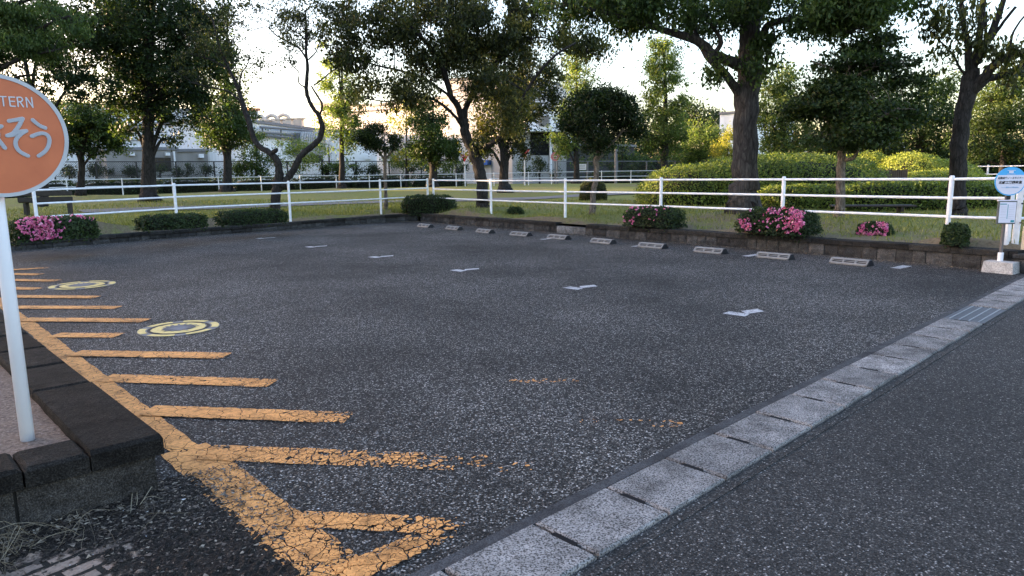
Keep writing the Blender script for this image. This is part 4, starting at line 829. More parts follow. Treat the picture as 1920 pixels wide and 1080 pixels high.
# forked twisted tree
tree('broadleaf_tree', 'sparse twisted tree forked in two low limbs behind the left wall', (516, 397), 21.,
 [[(516, 385, 0, 18), (518, 360, 0, 17), (521, 345, 0, 18), (523, 320, 0, 14), (519, 300, 0, 12), (508, 288, 0, 11), (488, 276, .1, 10), (474, 255, .2, 10), (466, 225, .3, 10), (455, 195, .4, 9), (446, 165, .5, 7), (430, 130, .6, 5), (412, 90, .6, 4), (400, 40, .7, 3)],
  [(530, 350, 0, 12), (540, 335, 0, 12), (553, 312, 0, 12), (566, 290, 0, 11), (585, 275, 0, 11), (598, 262, 0, 10), (604, 242, 0, 10), (600, 220, 0, 8), (588, 204, 0, 7), (580, 190, 0, 7), (574, 165, 0, 7), (577, 130, 0, 6), (574, 100, 0, 5), (575, 60, 0, 4), (572, 20, 0, 3)],
  [(600, 214, 0, 4), (604, 196, .1, 4), (592, 175, .1, 3.5), (584, 162, .2, 3)], [(510, 290, 0, 8), (514, 284, -.1, 8), (520, 281, -.15, 7)],
  [(576, 112, 0, 4), (560, 90, .1, 3), (535, 76, .2, 3), (515, 64, .3, 2.5), (500, 50, .3, 2), (470, 58, .3, 1.5)], [(574, 165, 0, 3), (560, 155, .1, 2.5), (560, 135, .1, 2), (545, 118, .1, 2), (540, 80, .1, 1.5)], [(578, 112, 0, 3), (592, 98, 0, 2.5), (598, 82, 0, 2), (606, 60, 0, 1.5)],
  [(588, 160, 0, 3), (605, 148, -.1, 2.5), (625, 132, -.2, 2), (650, 120, -.3, 1.5)], [(448, 170, .4, 4), (452, 140, .3, 3), (465, 118, .2, 2), (470, 90, .2, 1.5)], [(455, 195, .4, 4), (430, 172, .5, 3), (400, 165, .6, 2.5), (360, 155, .7, 2)], [(430, 130, .6, 3), (395, 112, .7, 2.5), (350, 100, .8, 2)]],
 [(590, 30, 0, 75, 36, 1, 80), (560, 55, .1, 50, 32, .8, 34), (545, 85, .1, 22, 14, .5, 8), (540, 115, .1, 14, 9, .3, 5), (620, 75, -.2, 30, 22, .5, 14), (500, 20, .3, 55, 30, .9, 34), (480, 110, .2, 26, 20, .5, 9), (488, 140, .3, 24, 16, .4, 6), (405, 60, .7, 75, 60, 1, 90), (380, 125, .8, 70, 35, .8, 50), (560, 10, 0, 90, 20, .8, 24)],
 L_OLIVE, .10, 22, .2, BARK, .8, .7, .2, tone=(.42, .2), asp=.5, nseg=16, flare=1.05, twig=.008)
# small flat-topped topiary tree
tree('topiary_tree', 'small thin stemmed tree with a flattened round crown in the middle of the lawn', (723, 392), 23.3,
 [[(724, 385, 0, 7), (723, 350, 0, 6), (722, 320, 0, 6), (722, 295, 0, 6), (721, 270, 0, 4)], [(722, 300, 0, 4), (705, 280, 0, 3)], [(722, 300, 0, 4), (738, 280, 0, 3)]],
 [(712, 258, 0, 40, 26, .65, 130), (700, 262, 0, 30, 20, .5, 50), (735, 258, 0, 20, 22, .4, 40)], L_DARK, .085, 44, .17, BARK_L, .8, .2, .5, tone=(.35, .2), flare=1.1)
# column / lawn trees
def lawn_tree(label, base, Y, tw, crown, leaf, ls, per, cl, bark=BARK, tn=(.5, .2), top=None, name='lawn_tree', droop=.3, group='trees standing on the lawn before the distant fence', flat=.8, asp=.55):
    x0, y0 = base; ct = top or min(c[1]-c[4]*.7 for c in crown)
    mid = (y0+ct)/2
    limbs = [[(x0, y0-6, 0, tw), (x0, lerp(y0, ct, .2), 0, tw*.8), (x0, mid, 0, tw*.6), (x0, lerp(y0, ct, .8), 0, tw*.3), (x0, ct, 0, tw*.1)]]
    for c in crown: limbs.append([(x0, lerp(y0, min(c[1]+c[4], y0), .6), 0, tw*.3), ((x0+c[0])/2, c[1]+c[4]*.4, c[2]/2, tw*.2), (c[0], c[1], c[2], tw*.08)])
    return tree(name, label, (x0, y0), Y, limbs, crown, leaf, ls, per, cl, bark, flat, droop, .4, group, tone=tn, flare=1.5, asp=asp)
lawn_tree('tall dark tree with a tapering trunk standing on the lawn right of the orange sign', (279, 379), 25.5, 27, [(290, 60, 0, 130, 80, 1.8, 260, -.1), (225, 130, 0, 70, 45, 1.2, 60), (300, 150, 0, 95, 60, 1.5, 180), (270, 205, .2, 60, 28, 1, 45), (340, 200, 0, 60, 40, 1.2, 60), (365, 100, 0, 70, 60, 1.3, 90), (200, 60, 0, 70, 40, 1.2, 50), (300, -10, 0, 140, 50, 1.8, 170), (240, 245, 0, 30, 14, .6, 9), (318, 262, 0, 18, 12, .4, 6)], L_DARK, .15, 46, .33, tn=(.42, .2), name='broadleaf_tree', group=None)
lawn_tree('dark domed tree with a yellow lit left edge standing left of the twisted forked tree', (426, 357), 38, 17, [(420, 215, 0, 58, 70, 1.7, 230), (400, 130, 0, 50, 70, 1.6, 130), (450, 250, 0, 34, 30, 1.2, 60), (385, 235, 0, 26, 40, 1, 50, .15), (400, 60, 0, 40, 50, 1.3, 60)], L_MID, .17, 36, .36, tn=(.38, .2))  # left lobe has lighter leaf tone, painting the sun on that edge
lawn_tree('tall narrow pale green tree standing between the twisted tree and the topiary tree', (641, 352), 42, 12, [(640, 235, 0, 46, 52, 1.4, 150), (633, 160, 0, 40, 55, 1.3, 100, .1), (628, 105, 0, 26, 36, 1, 40, .15), (650, 190, 0, 36, 40, 1.2, 60)], L_LIGHT, .17, 26, .34, tn=(.32, .2), name='column_tree')
lawn_tree('broad dark green tree behind the topiary tree, left of the big leaning trunk', (812, 350), 41, 18, [(812, 265, 0, 50, 44, 1.6, 170), (800, 215, 0, 36, 30, 1.2, 70), (835, 285, 0, 28, 26, 1, 50), (785, 275, 0, 26, 30, 1, 40)], L_MID, .17, 38, .36, tn=(.35, .2))
lawn_tree('pale yellow green young tree half hidden behind the broad dark green tree', (762, 345), 47, 5, [(762, 225, 0, 40, 30, 1.3, 60), (762, 280, 0, 32, 34, 1.2, 40), (775, 195, 0, 24, 14, .8, 18)], L_YEL, .18, 24, .36, tn=(.35, .2))
lawn_tree('tall thick trunked tree straight behind the big leaning trunk', (946, 361), 33, 20, [(975, 200, 0, 75, 60, 2, 180, -.05), (960, 120, 0, 80, 70, 2, 140, -.05), (900, 270, 0, 26, 30, .9, 26, .2), (975, 265, 0, 36, 30, 1.2, 50, -.1), (910, 235, 0, 26, 34, .9, 30, .25), (1000, 150, 0, 60, 50, 1.6, 90)], L_OLIVE, .16, 38, .36, tn=(.42, .22))
lawn_tree('tall light green tree behind the small dark evergreen', (1081, 343), 45, 12, [(1070, 240, 0, 42, 55, 1.6, 110), (1085, 150, 0, 34, 60, 1.4, 90), (1080, 105, 0, 24, 34, 1, 30, .1), (1055, 275, 0, 26, 26, 1, 36)], L_LIGHT, .18, 32, .38, tn=(.3, .2), name='column_tree')
lawn_tree('tall pointed light green column shaped tree behind the left end of the large mound', (1247, 340), 44, 15, [(1246, 240, 0, 46, 55, 1.6, 220, -.1), (1246, 170, 0, 42, 50, 1.5, 140), (1243, 115, 0, 34, 40, 1.2, 80, .1), (1240, 85, 0, 20, 26, .8, 24, .15)], L_LIGHT, .17, 40, .36, tn=(.3, .2), name='column_tree')
lawn_tree('dark round tree with a yellow lit top standing behind the orange sign', (152, 366), 30, 15, [(165, 250, 0, 65, 42, 1.4, 170, -.1), (205, 215, 0, 34, 26, .9, 40, .3), (120, 240, 0, 40, 40, 1, 50), (140, 215, 0, 50, 30, 1.1, 60), (225, 262, 0, 18, 22, .6, 18, .1)], L_MID, .15, 40, .32, tn=(.35, .2))  # raised tone on one upper lobe paints its sunlit patch
tree('conifer_tree', 'tall tree with drooping feathery branches at the far left above the orange sign', (-40, 400), 17.5, [[(-40, 380, 0, 34), (-38, 250, 0, 30), (-36, 100, 0, 24), (-36, -60, 0, 14)], [(-36, 110, 0, 10), (60, 60, -.5, 7), (130, 30, -1, 3)], [(-36, 150, 0, 9), (40, 110, -.6, 6), (100, 95, -1, 3)], [(-36, 60, 0, 9), (30, 10, -.5, 6), (70, -5, -1, 3)], [(-36, 200, 0, 8), (20, 150, .3, 5), (60, 140, .5, 3)]],
 [(70, 40, -.6, 90, 26, .9, 100, .1), (50, 90, -.6, 70, 24, .8, 80, .05), (20, 10, -.4, 90, 24, .9, 80, .1), (110, 62, -.8, 36, 14, .5, 30, .1), (20, 120, 0, 60, 26, .9, 60), (-30, 170, 0, 60, 50, 1, 60), (-40, 60, 0, 90, 60, 1.2, 90)], L_MID, .11, 60, .24, BARK, .45, 1.1, .3, tone=(.45, .18), asp=.35)
tree('broadleaf_tree', 'bare stemmed double trunk tree showing between the orange sign and the tall dark tree', (80, 392), 24, [[(82, 375, 0, 14), (82, 300, 0, 13), (70, 220, 0, 10), (50, 130, 0, 7), (40, 60, 0, 5)], [(82, 300, 0, 8), (62, 200, .2, 8), (65, 130, .2, 5), (85, 70, .2, 3)], [(80, 250, 0, 6), (110, 190, 0, 5), (150, 140, 0, 3), (200, 110, 0, 2)]],
 [(60, 150, 0, 80, 40, 1.2, 44), (130, 110, 0, 70, 45, 1.2, 60), (90, 60, 0, 100, 60, 1.5, 190), (170, 165, 0, 60, 36, 1, 60), (60, 190, 0, 60, 30, 1, 40), (200, 20, 0, 80, 50, 1.4, 90)], L_DARK, .13, 36, .3, BARK, .7, .6, .3, tone=(.4, .2))

# ---------------- far background trees and thickets ----------------
def far_tree(label, px, Y, yb, lobes, leaf, ls, per, cl, tw=10, tn=(.4, .2), name='background_tree', g='background trees beyond the lawn'):
    q = P(px, yb, Y); b = (q[0], q[1], min(q[2], lz(q[0], q[1]) if Y < 55 else .6)); ct = min(c[1]-c[4]*.6 for c in lobes)
    return tree(name, label, b, Y, [[(px, yb-12, 0, tw), (px+2, lerp(yb, ct, .5), 0, tw*.6), (px, ct, 0, tw*.1)]]+[[(px, lerp(yb, ct, .3), 0, tw*.4), (c[0], c[1], c[2], tw*.1)] for c in lobes], lobes, leaf, ls, per, cl, BARK, .8, .4, .4, g, tone=tn, nseg=7)
far_tree('bright topped green tree right of the thick trunk', 1465, 36, 335, [(1462, 150, 0, 36, 40, 1.4, 60, .12), (1478, 210, 0, 55, 50, 2, 150), (1440, 215, 0, 26, 50, 1.2, 50, .2), (1490, 265, 0, 60, 26, 1.6, 60, -.2), (1448, 265, 0, 26, 22, 1, 24)], L_MID, .17, 34, .36, 14, (.5, .2))  # lighter leaf tone at the left paints the crown's lit side
far_tree('wide dark tree mass behind the slim maple', 1600, 38, 335, [(1600, 230, 0, 90, 70, 2.4, 210, -.1), (1560, 280, 0, 80, 30, 2, 90, -.2), (1640, 160, 0, 50, 40, 1.6, 60, .1), (1570, 160, 0, 30, 24, 1, 24, .15), (1650, 285, 0, 60, 30, 1.6, 70, -.2)], L_DARK, .2, 34, .42, 12, (.45, .2))
far_tree('mid green tree left of the leaning right hand trunk', 1725, 34, 340, [(1730, 200, 0, 60, 55, 1.8, 150, .1), (1760, 160, 0, 36, 26, 1.2, 36, .2), (1700, 250, 0, 60, 50, 1.8, 110, -.1), (1690, 170, 0, 30, 24, 1, 18), (1770, 250, 0, 60, 50, 1.6, 110, -.2)], L_MID, .16, 34, .34, 12, (.42, .2))
far_tree('dark green tree at the right edge behind the bus stop sign', 1880, 30, 340, [(1880, 210, 0, 60, 50, 1.6, 150), (1900, 160, 0, 50, 30, 1.2, 50, .15), (1850, 260, 0, 60, 40, 1.6, 110, -.25), (1925, 260, 0, 50, 50, 1.4, 90, -.2), (1860, 190, 0, 40, 30, 1, 36, .3)], L_MID, .15, 36, .32, 12, (.42, .2))
far_tree('dark tree crown showing over the low mound at the far right', 1960, 34, 340, [(1965, 180, 0, 60, 60, 2, 110), (1990, 260, 0, 60, 50, 2, 90)], L_DARK, .18, 34, .36, 12, (.4, .2))
far_tree('distant dark tree on the skyline right of the column shaped tree', 1320, 90, 330, [(1310, 235, 0, 46, 40, 4, 110), (1345, 250, 0, 36, 36, 4, 90), (1290, 210, 0, 22, 22, 2.4, 40), (1400, 260, 0, 60, 34, 4, 90)], L_DARK, .4, 34, .95, 8, (.5, .2))
far_tree('distant dark tree behind the small dark evergreen', 1180, 80, 330, [(1180, 280, 0, 60, 40, 4, 120), (1120, 285, 0, 50, 34, 3, 80), (1230, 290, 0, 40, 34, 3, 60)], L_DARK, .36, 34, .9, 8, (.4, .2))
far_tree('bright green bushy tree left of the thick trunk above the mound', 1310, 55, 330, [(1312, 262, 0, 38, 34, 2, 110, .05), (1300, 235, 0, 16, 16, 1, 20, .2), (1345, 262, 0, 24, 24, 1.4, 40, .1), (1280, 292, 0, 30, 20, 1.4, 46, -.1), (1330, 295, 0, 50, 18, 1.6, 60, -.1)], L_LIGHT, .2, 34, .45, 7, (.42, .2))
far_tree('small golden yellow shrub against the white shed beside the thick trunk', 1362, 52, 320, [(1370, 262, 0, 14, 24, .9, 30), (1352, 280, 0, 18, 16, .9, 30), (1382, 285, 0, 14, 16, .8, 20)], L_YEL, .18, 30, .34, 4, (.7, .2), 'golden_shrub')
far_tree('low green thicket right of the twisted forked tree', 615, 52, 335, [(560, 300, 0, 34, 26, 1.4, 44, .1), (590, 285, 0, 26, 24, 1.2, 30, .2), (545, 275, 0, 30, 18, 1, 24, .2), (640, 312, 0, 30, 14, 1, 20, -.1)], L_LIGHT, .19, 24, .4, 4, (.45, .2), 'shrub')
far_tree('dark leafy thicket left of the twisted forked tree', 480, 50, 338, [(470, 300, 0, 34, 30, 1.4, 70), (500, 310, 0, 24, 22, 1.2, 40), (455, 320, 0, 40, 14, 1.2, 40, -.1), (480, 262, 0, 22, 18, .9, 20, .2)], L_MID, .18, 28, .38, 4, (.4, .2), 'shrub')
far_tree('green thicket under the broad dark green tree', 765, 52, 335, [(745, 300, 0, 28, 24, 1.2, 50), (790, 305, 0, 34, 20, 1.2, 50), (850, 312, 0, 26, 14, 1, 30, .1)], L_MID, .18, 28, .38, 4, (.5, .2), 'shrub')
far_tree('low dark thicket left of the thick trunk behind the mound', 1165, 56, 330, [(1180, 305, 0, 60, 18, 1.6, 70, -.1), (1105, 308, 0, 30, 12, 1.2, 26), (1270, 310, 0, 40, 16, 1.6, 50, -.2), (1150, 285, 0, 50, 22, 1.6, 50, -.1)], L_MID, .2, 28, .42, 4, (.35, .2), 'shrub')
for i, (px, Y, lb, hw, top) in enumerate([(198+12, 52, 'dark trimmed shrub before the grey annex, left of the tall trunk', 12, 312), (247, 51.5, 'second dark trimmed shrub before the grey annex, left of the tall trunk', 14, 313), (300, 51, 'dark trimmed shrub before the annex window', 12, 311), (350, 51, 'upright dark shrub before the right end of the annex', 10, 308), (386, 51, 'dark shrub at the right corner of the grey annex', 14, 311), (335, 51, 'thin dark shrub between the annex window and its right end', 7, 315),
    (611, 52, 'dark narrow shrub before the pale wall right of the twisted tree', 6, 310), (632, 52, 'dark clipped shrub left of the tall pale green tree', 10, 308), (665, 52.5, 'dark clipped shrub right of the tall pale green tree', 14, 308), (698, 53, 'dark clipped shrub left of the topiary tree stem', 15, 308), (866, 55, 'dark shrub by the red traffic sign left of the big leaning trunk', 10, 309), (985, 56, 'leafy shrub before the loading bay', 16, 300), (1012, 56, 'dark leafy shrub before the loading bay, right of the leafy one', 14, 296), (1040, 57, 'low dark shrub at the foot of the round pink sign', 10, 318), (130, 50, 'dark shrub before the white building at the left', 14, 312), (180, 50, 'dark shrub between the round tree and the annex corner', 12, 308)]):
    far_tree(lb, px, Y, 338, [(px, (top+330)/2, 0, hw, (330-top)/2, .5, int(10+hw*1.3)), (px+random.uniform(-4, 4), top+6, 0, hw*.5, 6, .3, 6)], L_DARK if i != 11 else L_MID, .15, 24, .3, 3, (.3, .2), 'shrub', 'shrubs along the mesh fence')

def longhedge(lb, px0, px1, Y0, Y1, top, b, n, ls, mat, nseg=4):
    out = []
    for i in range(nseg):
        xa, xb = lerp(px0, px1, i/nseg), lerp(px0, px1, (i+1)/nseg); Ya, Yb = lerp(Y0, Y1, i/nseg), lerp(Y0, Y1, (i+1)/nseg); a0, a1 = P(xa, 320, Ya), P(xb, 320, Yb); c_ = (a0+a1)/2; z0 = lz(c_[0], c_[1])-.2
        out.append((c_[0], c_[1], z0, np.linalg.norm(a1-a0)/2*1.15, b*random.uniform(.8, 1.2), P((xa+xb)/2, top+random.uniform(-8, 8), (Ya+Yb)/2)[2]-z0, 3.2))
    hedge('thicket', lb, out, mat, n, ls, 'thicket', tone=(.35, .22), bump=.12)
longhedge('tall dark thicket closing off the park behind the right hand mounds', 1425, 2060, 41, 34, 268, 1.3, 26000, .15, L_MID, 7)
longhedge('dark thicket behind the distant fence between the small dark evergreen and the mound', 1185, 1440, 58, 60, 292, 1.6, 9000, .22, L_MID, 4)

# ---------------- buildings and far street ----------------
def bprism(name, label, pts, depth, mat, cat='building', z0=.3, extra=None, roof=None, back=None):
    """pts: facade line (px, Y, top_py) left to right; depth: metres behind"""
    r_ = thing(name, label, cat, None, (0, 0, 0)); f = [P(q[0], q[2], q[1]) for q in pts]
    a, b = f[0][:2], f[-1][:2]; d = (b-a)/np.linalg.norm(b-a); n_ = V(-d[1], d[0])
    poly = [q[:2] for q in f]+[q[:2]+n_*depth for q in f[::-1]]; tz = [q[2] for q in f]+[q[2] for q in f[::-1]]
    m = MB(); m.prism(poly, z0, tz); m.build('wall', mat, r_)
    m = MB(); c_ = sum(poly)/len(poly)
    ring = [p_+(p_-c_)/np.linalg.norm(p_-c_)*.18 for p_ in poly]; m.prism(ring, 0, 0)
    n = len(poly); m.v = [(*p_, z+.003) for p_, z in zip(ring, tz)]+[(*p_, z+.22) for p_, z in zip(ring, tz)]; m.build('roof_edge', roof or TRIM, r_)
    return r_, (a, b, d, -n_)
def onfac(F, px, py, out=0):
    a, b, d, n_ = F; rr = ray(px, py); k = rr[0]/rr[1]; t = (k*a[1]-a[0])/(d[0]-k*d[1]); q = a+d*t; Y = q[1]; p_ = P(px, py, Y); return V(p_[0], p_[1], p_[2])+V(*n_, 0)*out
def panel(F, x0, y0, x1, y1, th, mat, name, parent, inset=0, label=None):
    a, b, d, n_ = F; p0, p1 = onfac(F, x0, y1), onfac(F, x1, y1); zt, zb = onfac(F, (x0+x1)/2, y0)[2], onfac(F, (x0+x1)/2, y1)[2]
    if zb > zt: zb, zt = zt, zb
    N = V(*n_, 0)
    A, B = V(*p0[:2], 0)+N*inset, V(*p1[:2], 0)+N*inset
    bot = [A-N*.02, B-N*.02, B+N*th, A+N*th]; m = MB(); m.hexa([(q[0], q[1], zb) for q in bot], [(q[0], q[1], zt) for q in bot]); return m.build(name, mat, parent, label)
def window(F, x0, y0, x1, y1, parent, mat=GLASSD, fr=TRIM, div=1):
    f = panel(F, x0, y0, x1, y1, .06, fr, 'window', parent); 
    for i in range(div):
        a = lerp(x0, x1, i/div)+.8; b = lerp(x0, x1, (i+1)/div)-.8; panel(F, a, y0+.9, b, y1-.9, .075, mat, 'pane', f)
# white warehouse at the left
B, F = bprism('warehouse', 'white corrugated warehouse at the left behind the grey annex', [(-60, 52, 188), (480, 62, 215)], 25, CLAD_W)
panel(F, 120, 236, 478, 243, .5, TRIM, 'ledge', B); panel(F, 292, 240, 302, 285, .15, RIB, 'downpipe', B); panel(F, 343, 204, 346, 236, .12, TRIM, 'drainpipe', B)
w_ = panel(F, 345, 249, 392, 284, .25, TRIM, 'window', B); panel(F, 351, 252, 391, 264, .33, RIB, 'shutter', w_); panel(F, 352, 275, 373, 284, .33, RIB, 'sill', w_)
panel(F, 228, 262, 292, 263.5, .2, RIB, 'cladding_joint', B)
B, F = bprism('annex', 'low grey annex with a dark framed window in front of the white warehouse', [(197, 51.5, 282), (331, 54.5, 281)], 5, CLAD_G)
window(F, 284, 295.5, 322, 321, B, GLASSD, BLACK, 3)
for x in (243, 309): panel(F, x, 286.5, x+8, 292, .4, W_FAR, 'ventilation_hood', B)
panel(F, 328, 284, 331, 330, .15, W_FAR, 'drainpipe', B)
B, F = bprism('annex', 'smaller grey annex with one vent hood, right of the windowed annex', [(331.5, 54.6, 285), (390, 56, 284)], 5, CLAD_G)
panel(F, 371, 289, 380, 296, .45, W_FAR, 'ventilation_hood', B)
B, F = bprism('tower', 'small round cornered tower with a terracotta cornice behind the twisted tree', [(466, 66, 208), (484, 66.5, 208)], 3, WALL_B, 'tower', roof=RUST)
panel(F, 472, 211, 481, 228, .05, GLASSD, 'window', B); panel(F, 464, 203, 487, 207.5, .35, RUST, 'cornice', B)
# flat white building with rooftop ducts
B, F = bprism('factory', 'flat white factory block with curved rooftop ducts behind the twisted tree', [(455, 55, 228), (604, 66, 246)], 22, CLAD_W)
for y_, t_ in ((239.5, .5), (249, .4), (254.5, .35)):
    m = MB(); m.tube([onfac(F, 478, y_-.8, t_), onfac(F, 603, y_+8.5, t_)], .11, 6); m.build('wall_pipe', TRIM, B)
for x in (486, 521, 560, 596): m = MB(); m.tube([onfac(F, x, 241, .3), onfac(F, x, 262, .3)], .07, 5); m.build('pipe_hanger', TRIM, B)
m = MB()
for i, x in enumerate(np.linspace(546, 590, 11)):
    p0, p1 = onfac(F, x, 252, 1.), onfac(F, x, 291, 1.); m.tube([p1, p0+V(0, 0, -.3), p0+V(0, .25, .1), p0+V(0, .9, .1)], .16, 6)
m.build('ribbed_cooler', RIB, B); panel(F, 547, 252, 590, 290, .8, TRIM, 'cooler_back', B)
window(F, 593, 290, 605, 303, B, GLASSD, TRIM)
for i, (x, y_) in enumerate(((522, 229), (543, 229), (563, 229), (583, 230))):
    q = onfac(F, x, y_+8, -3.5); m = MB(); r = .42+.06*i; pts = [q+V(0, 0, -.5), q+V(0, 0, r)]+[q+V(r-r*math.cos(a), 0, r+r*math.sin(a)) for a in np.linspace(.3, 2.8, 7)]+[q+V(2*r, 0, r*.4), q+V(2*r, 0, -.5)]
    m.tube(pts, .17, 10); du = m.build('rooftop_duct', DUCT, B, smooth=True); m = MB(); m.box(q+V(1.9, .2, r*.6), (.8, .7, .9)); m.box(q+V(2.1, .2, r*1.4), (1.0, .9, .08)); m.build('fan_box', DUCT, B)
# pale low wall building with vent box, right of the twisted tree
B, F = bprism('factory_wing', 'pale low factory wing behind the tall pale green tree', [(600, 67, 247), (705, 67, 247)], 8, WALL_B)
panel(F, 686, 291, 695, 299, .4, W_FAR, 'ventilation_hood', B)
for x in (622, 703): panel(F, x, 262, x+3, 332, .12, W_FAR, 'drainpipe', B)
B, F = bprism('hall', 'large cream hall behind the topiary tree', [(586, 80, 196), (600, 79.4, 195), (700, 75.5, 199.5), (846, 70, 183)], 30, CLAD_P)
panel(F, 600, 204, 846, 205.5, .12, TRIM, 'roof_flashing', B)
B, F = bprism('hall', 'tall white hall rising behind the big leaning trunk', [(838, 69.5, 152), (985, 66, 141)], 25, CLAD_P)
panel(F, 900, 300, 921, 309.5, .8, plain('blue_panel', (.03, .10, .33), .5), 'blue_container', B)
# loading bay
B, F = bprism('loading_bay', 'grey loading bay with a dark opening behind the traffic signs', [(960, 61, 246), (1062, 62.5, 247)], 9, plain('bay_wall', (.30, .29, .28), .7, .1, .5))
panel(F, 995, 249, 1029, 291, .06, DARK, 'bay_shade', B); panel(F, 1035, 252, 1060, 291, .06, DARK, 'bay_shade', B); panel(F, 985, 244, 1064, 248, 1.2, WALL_B, 'canopy', B)  # black panels paint the shade inside the bay and beneath the canopy
panel(F, 1012, 292, 1028, 322, .1, RIB, 'roller_door', B); panel(F, 1029.5, 249, 1033, 325, .3, W_FAR, 'bay_column', B)
B, F = bprism('plant_room', 'white upper plant room with horizontal louvres above the loading bay', [(985, 65, 205), (1075, 66, 204)], 8, WALL_B)
for i in range(8): panel(F, 1010, 217+i*2.6, 1030, 218.2+i*2.6, .2, TRIM, 'louvre', B)
# dark shed to the right of the bay
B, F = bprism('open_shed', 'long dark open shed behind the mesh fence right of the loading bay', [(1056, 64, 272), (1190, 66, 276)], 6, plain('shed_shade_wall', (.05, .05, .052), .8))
B, F = bprism('shed', 'white corrugated shed showing left of the thick trunk', [(1350, 68, 215), (1400, 66, 211)], 10, CLAD_W)
B, F = bprism('long_building', 'pale building glimpsed through the trees at the right', [(1480, 120, 262), (1700, 120, 262)], 10, WALL_B)
# mesh fence along the far street
def meshfence(label, pts, step, mat, h=1.9, al=.28):
    r_ = thing('mesh_fence', label, 'fence'); a, b = pts; n = int(np.linalg.norm(b-a)/step)
    zt = [a[2], b[2]]; m = MB(); m.tube([a, b], .035, 6); m.tube([a-V(0, 0, h*.5), b-V(0, 0, h*.5)], .02, 5); m.build('top_rail', mat, r_)
    for i in range(n+1):
        q = lerp(a, b, i/n); m = MB(); m.tube([q-V(0, 0, h+.4), q+V(0, 0, .03)], .055, 6); m.build('post', mat, r_)
    t = NT('wire_mesh'); t.fin((.03, .03, .032), .6); x, y, z = t.sxyz(); k = 6.283/.12
    s1 = t.math('ABSOLUTE', t.math('SINE', t.math('MULTIPLY', t.math('ADD', x, z), k/2))); s2 = t.math('ABSOLUTE', t.math('SINE', t.math('MULTIPLY', t.math('SUBTRACT', x, z), k/2)))
    mask = t.math('LESS_THAN', t.math('MINIMUM', s1, s2), .14*al/.28); tr = t.n('ShaderNodeBsdfTransparent'); mx = t.n('ShaderNodeMixShader', {0: mask, 1: tr.outputs[0], 2: t.p.outputs[0]}); t.t.links.new(mx.outputs[0], t.out.inputs[0])
    m = MB(); e = V(0, .006, 0); m.hexa([a-V(0, 0, h)-e, b-V(0, 0, h)-e, b-V(0, 0, h)+e, a-V(0, 0, h)+e], [a-e, b-e, b+e, a+e]); m.build('wire_mesh', t.m, r_)
meshfence('black mesh fence before the white and grey buildings at the left', (P(100, 303.5, 47), P(905, 302, 56)), 2.4, BLACK)
meshfence('grey mesh fence before the dark trees right of the loading bay', (P(1045, 302.5, 52), P(1420, 302, 56)), 2.3, plain('galvanised', (.12, .12, .12), .5), 1.7)
# signs and poles
RED = plain('sign_red', (.55, .03, .03), .4); SW = plain('sign_white', (.7, .68, .68), .4); PINK = plain('faded_sign_pink', (.75, .25, .28), .5)
def tri(mb, c, r, th=.02, up=False):
    pts = [(c[0]+r*math.sin(a), c[1], c[2]+(1 if up else -1)*r*math.cos(a)) for a in (0, 2.094, 4.189)]
    mb.add(pts+[(p_[0], p_[1]-th, p_[2]) for p_ in pts], [(0, 1, 2), (5, 4, 3), (0, 3, 4, 1), (1, 4, 5, 2), (2, 5, 3, 0)])
for px, py, Y, s_, lb in ((871, 294, 48, .36, 'red inverted triangle stop sign left of the big leaning trunk'), (983.5, 286, 47, .42, 'red inverted triangle stop sign before the loading bay')):
    r_ = thing('traffic_sign', lb, 'traffic sign', None); c = P(px, py, Y); g_ = lz(c[0], c[1]); m = MB(); m.tube([(c[0], c[1]+.06, g_-.1), (c[0], c[1]+.06, c[2]+.2)], .05, 8); m.build('pole', SW, r_)
    m = MB(); tri(m, c, s_*1.15); q = m.build('sign_plate', SW, r_); m = MB(); tri(m, c-V(0, .025, 0), s_); m.build('red_face', RED, q); text('止まれ', c-V(0, .05, -.08), .22, SW, q, ax=V(1, 0, 0), nrm=V(0, -1, 0), wfit=.38)
r_ = thing('traffic_sign', 'round faded pink sign under a white triangle right of the loading bay opening', 'traffic sign'); c = P(1041, 293.5, 47); m = MB(); m.tube([(c[0], c[1]+.08, .5), (c[0], c[1]+.08, c[2]+1.2)], .05, 8); m.build('pole', TRIM, r_)
m = MB(); m.disc(c, (1, 0, 0), (0, 0, 1), .30, .03, 24); m.build('round_plate', PINK, r_); m = MB(); m.box(c-V(0, .045, 0), (.3, .01, .07)); m.box(c-V(0, .045, .12), (.22, .01, .05)); m.box(c-V(0, .045, -.12), (.22, .01, .05)); m.build('sign_lines', SW, r_)
m = MB(); tri(m, c+V(0, 0, .42+.2), .4); m.build('triangle_plate', SW, r_)
r_ = thing('notice_board', 'small white notice board on the fence behind the ball shaped bush', 'notice board'); c = P(1092, 313, 50); m = MB(); m.box(c, (.55, .03, .42)); pl_ = m.build('board', SW, r_); m = MB()
for i in range(3): m.box(c+V(0, -.02, .11-.1*i), (.4, .006, .03))
m.build('text_lines', TRIM, pl_); m = MB(); m.tube([c+V(-.35, 0, .3), c+V(-.35, 0, -1)], .04, 6); m.tube([c+V(.35, 0, .3), c+V(.35, 0, -1)], .04, 6); m.build('leg', TRIM, r_)
r_ = thing('pedestrian_signal', 'dark pedestrian signal on a slim pole beside the red sign left of the big leaning trunk', 'post'); c = P(855, 297, 47); m = MB(); m.tube([(c[0], c[1], lz(c[0], c[1])-.1), c], .07, 8); m.build('pole', BLACK, r_); m = MB(); m.box(c+V(0, 0, .05), (.34, .34, .75), 0, bev=.04); m.build('head', BLACK, r_)  # pedestrian signal: dark head on a slim pole
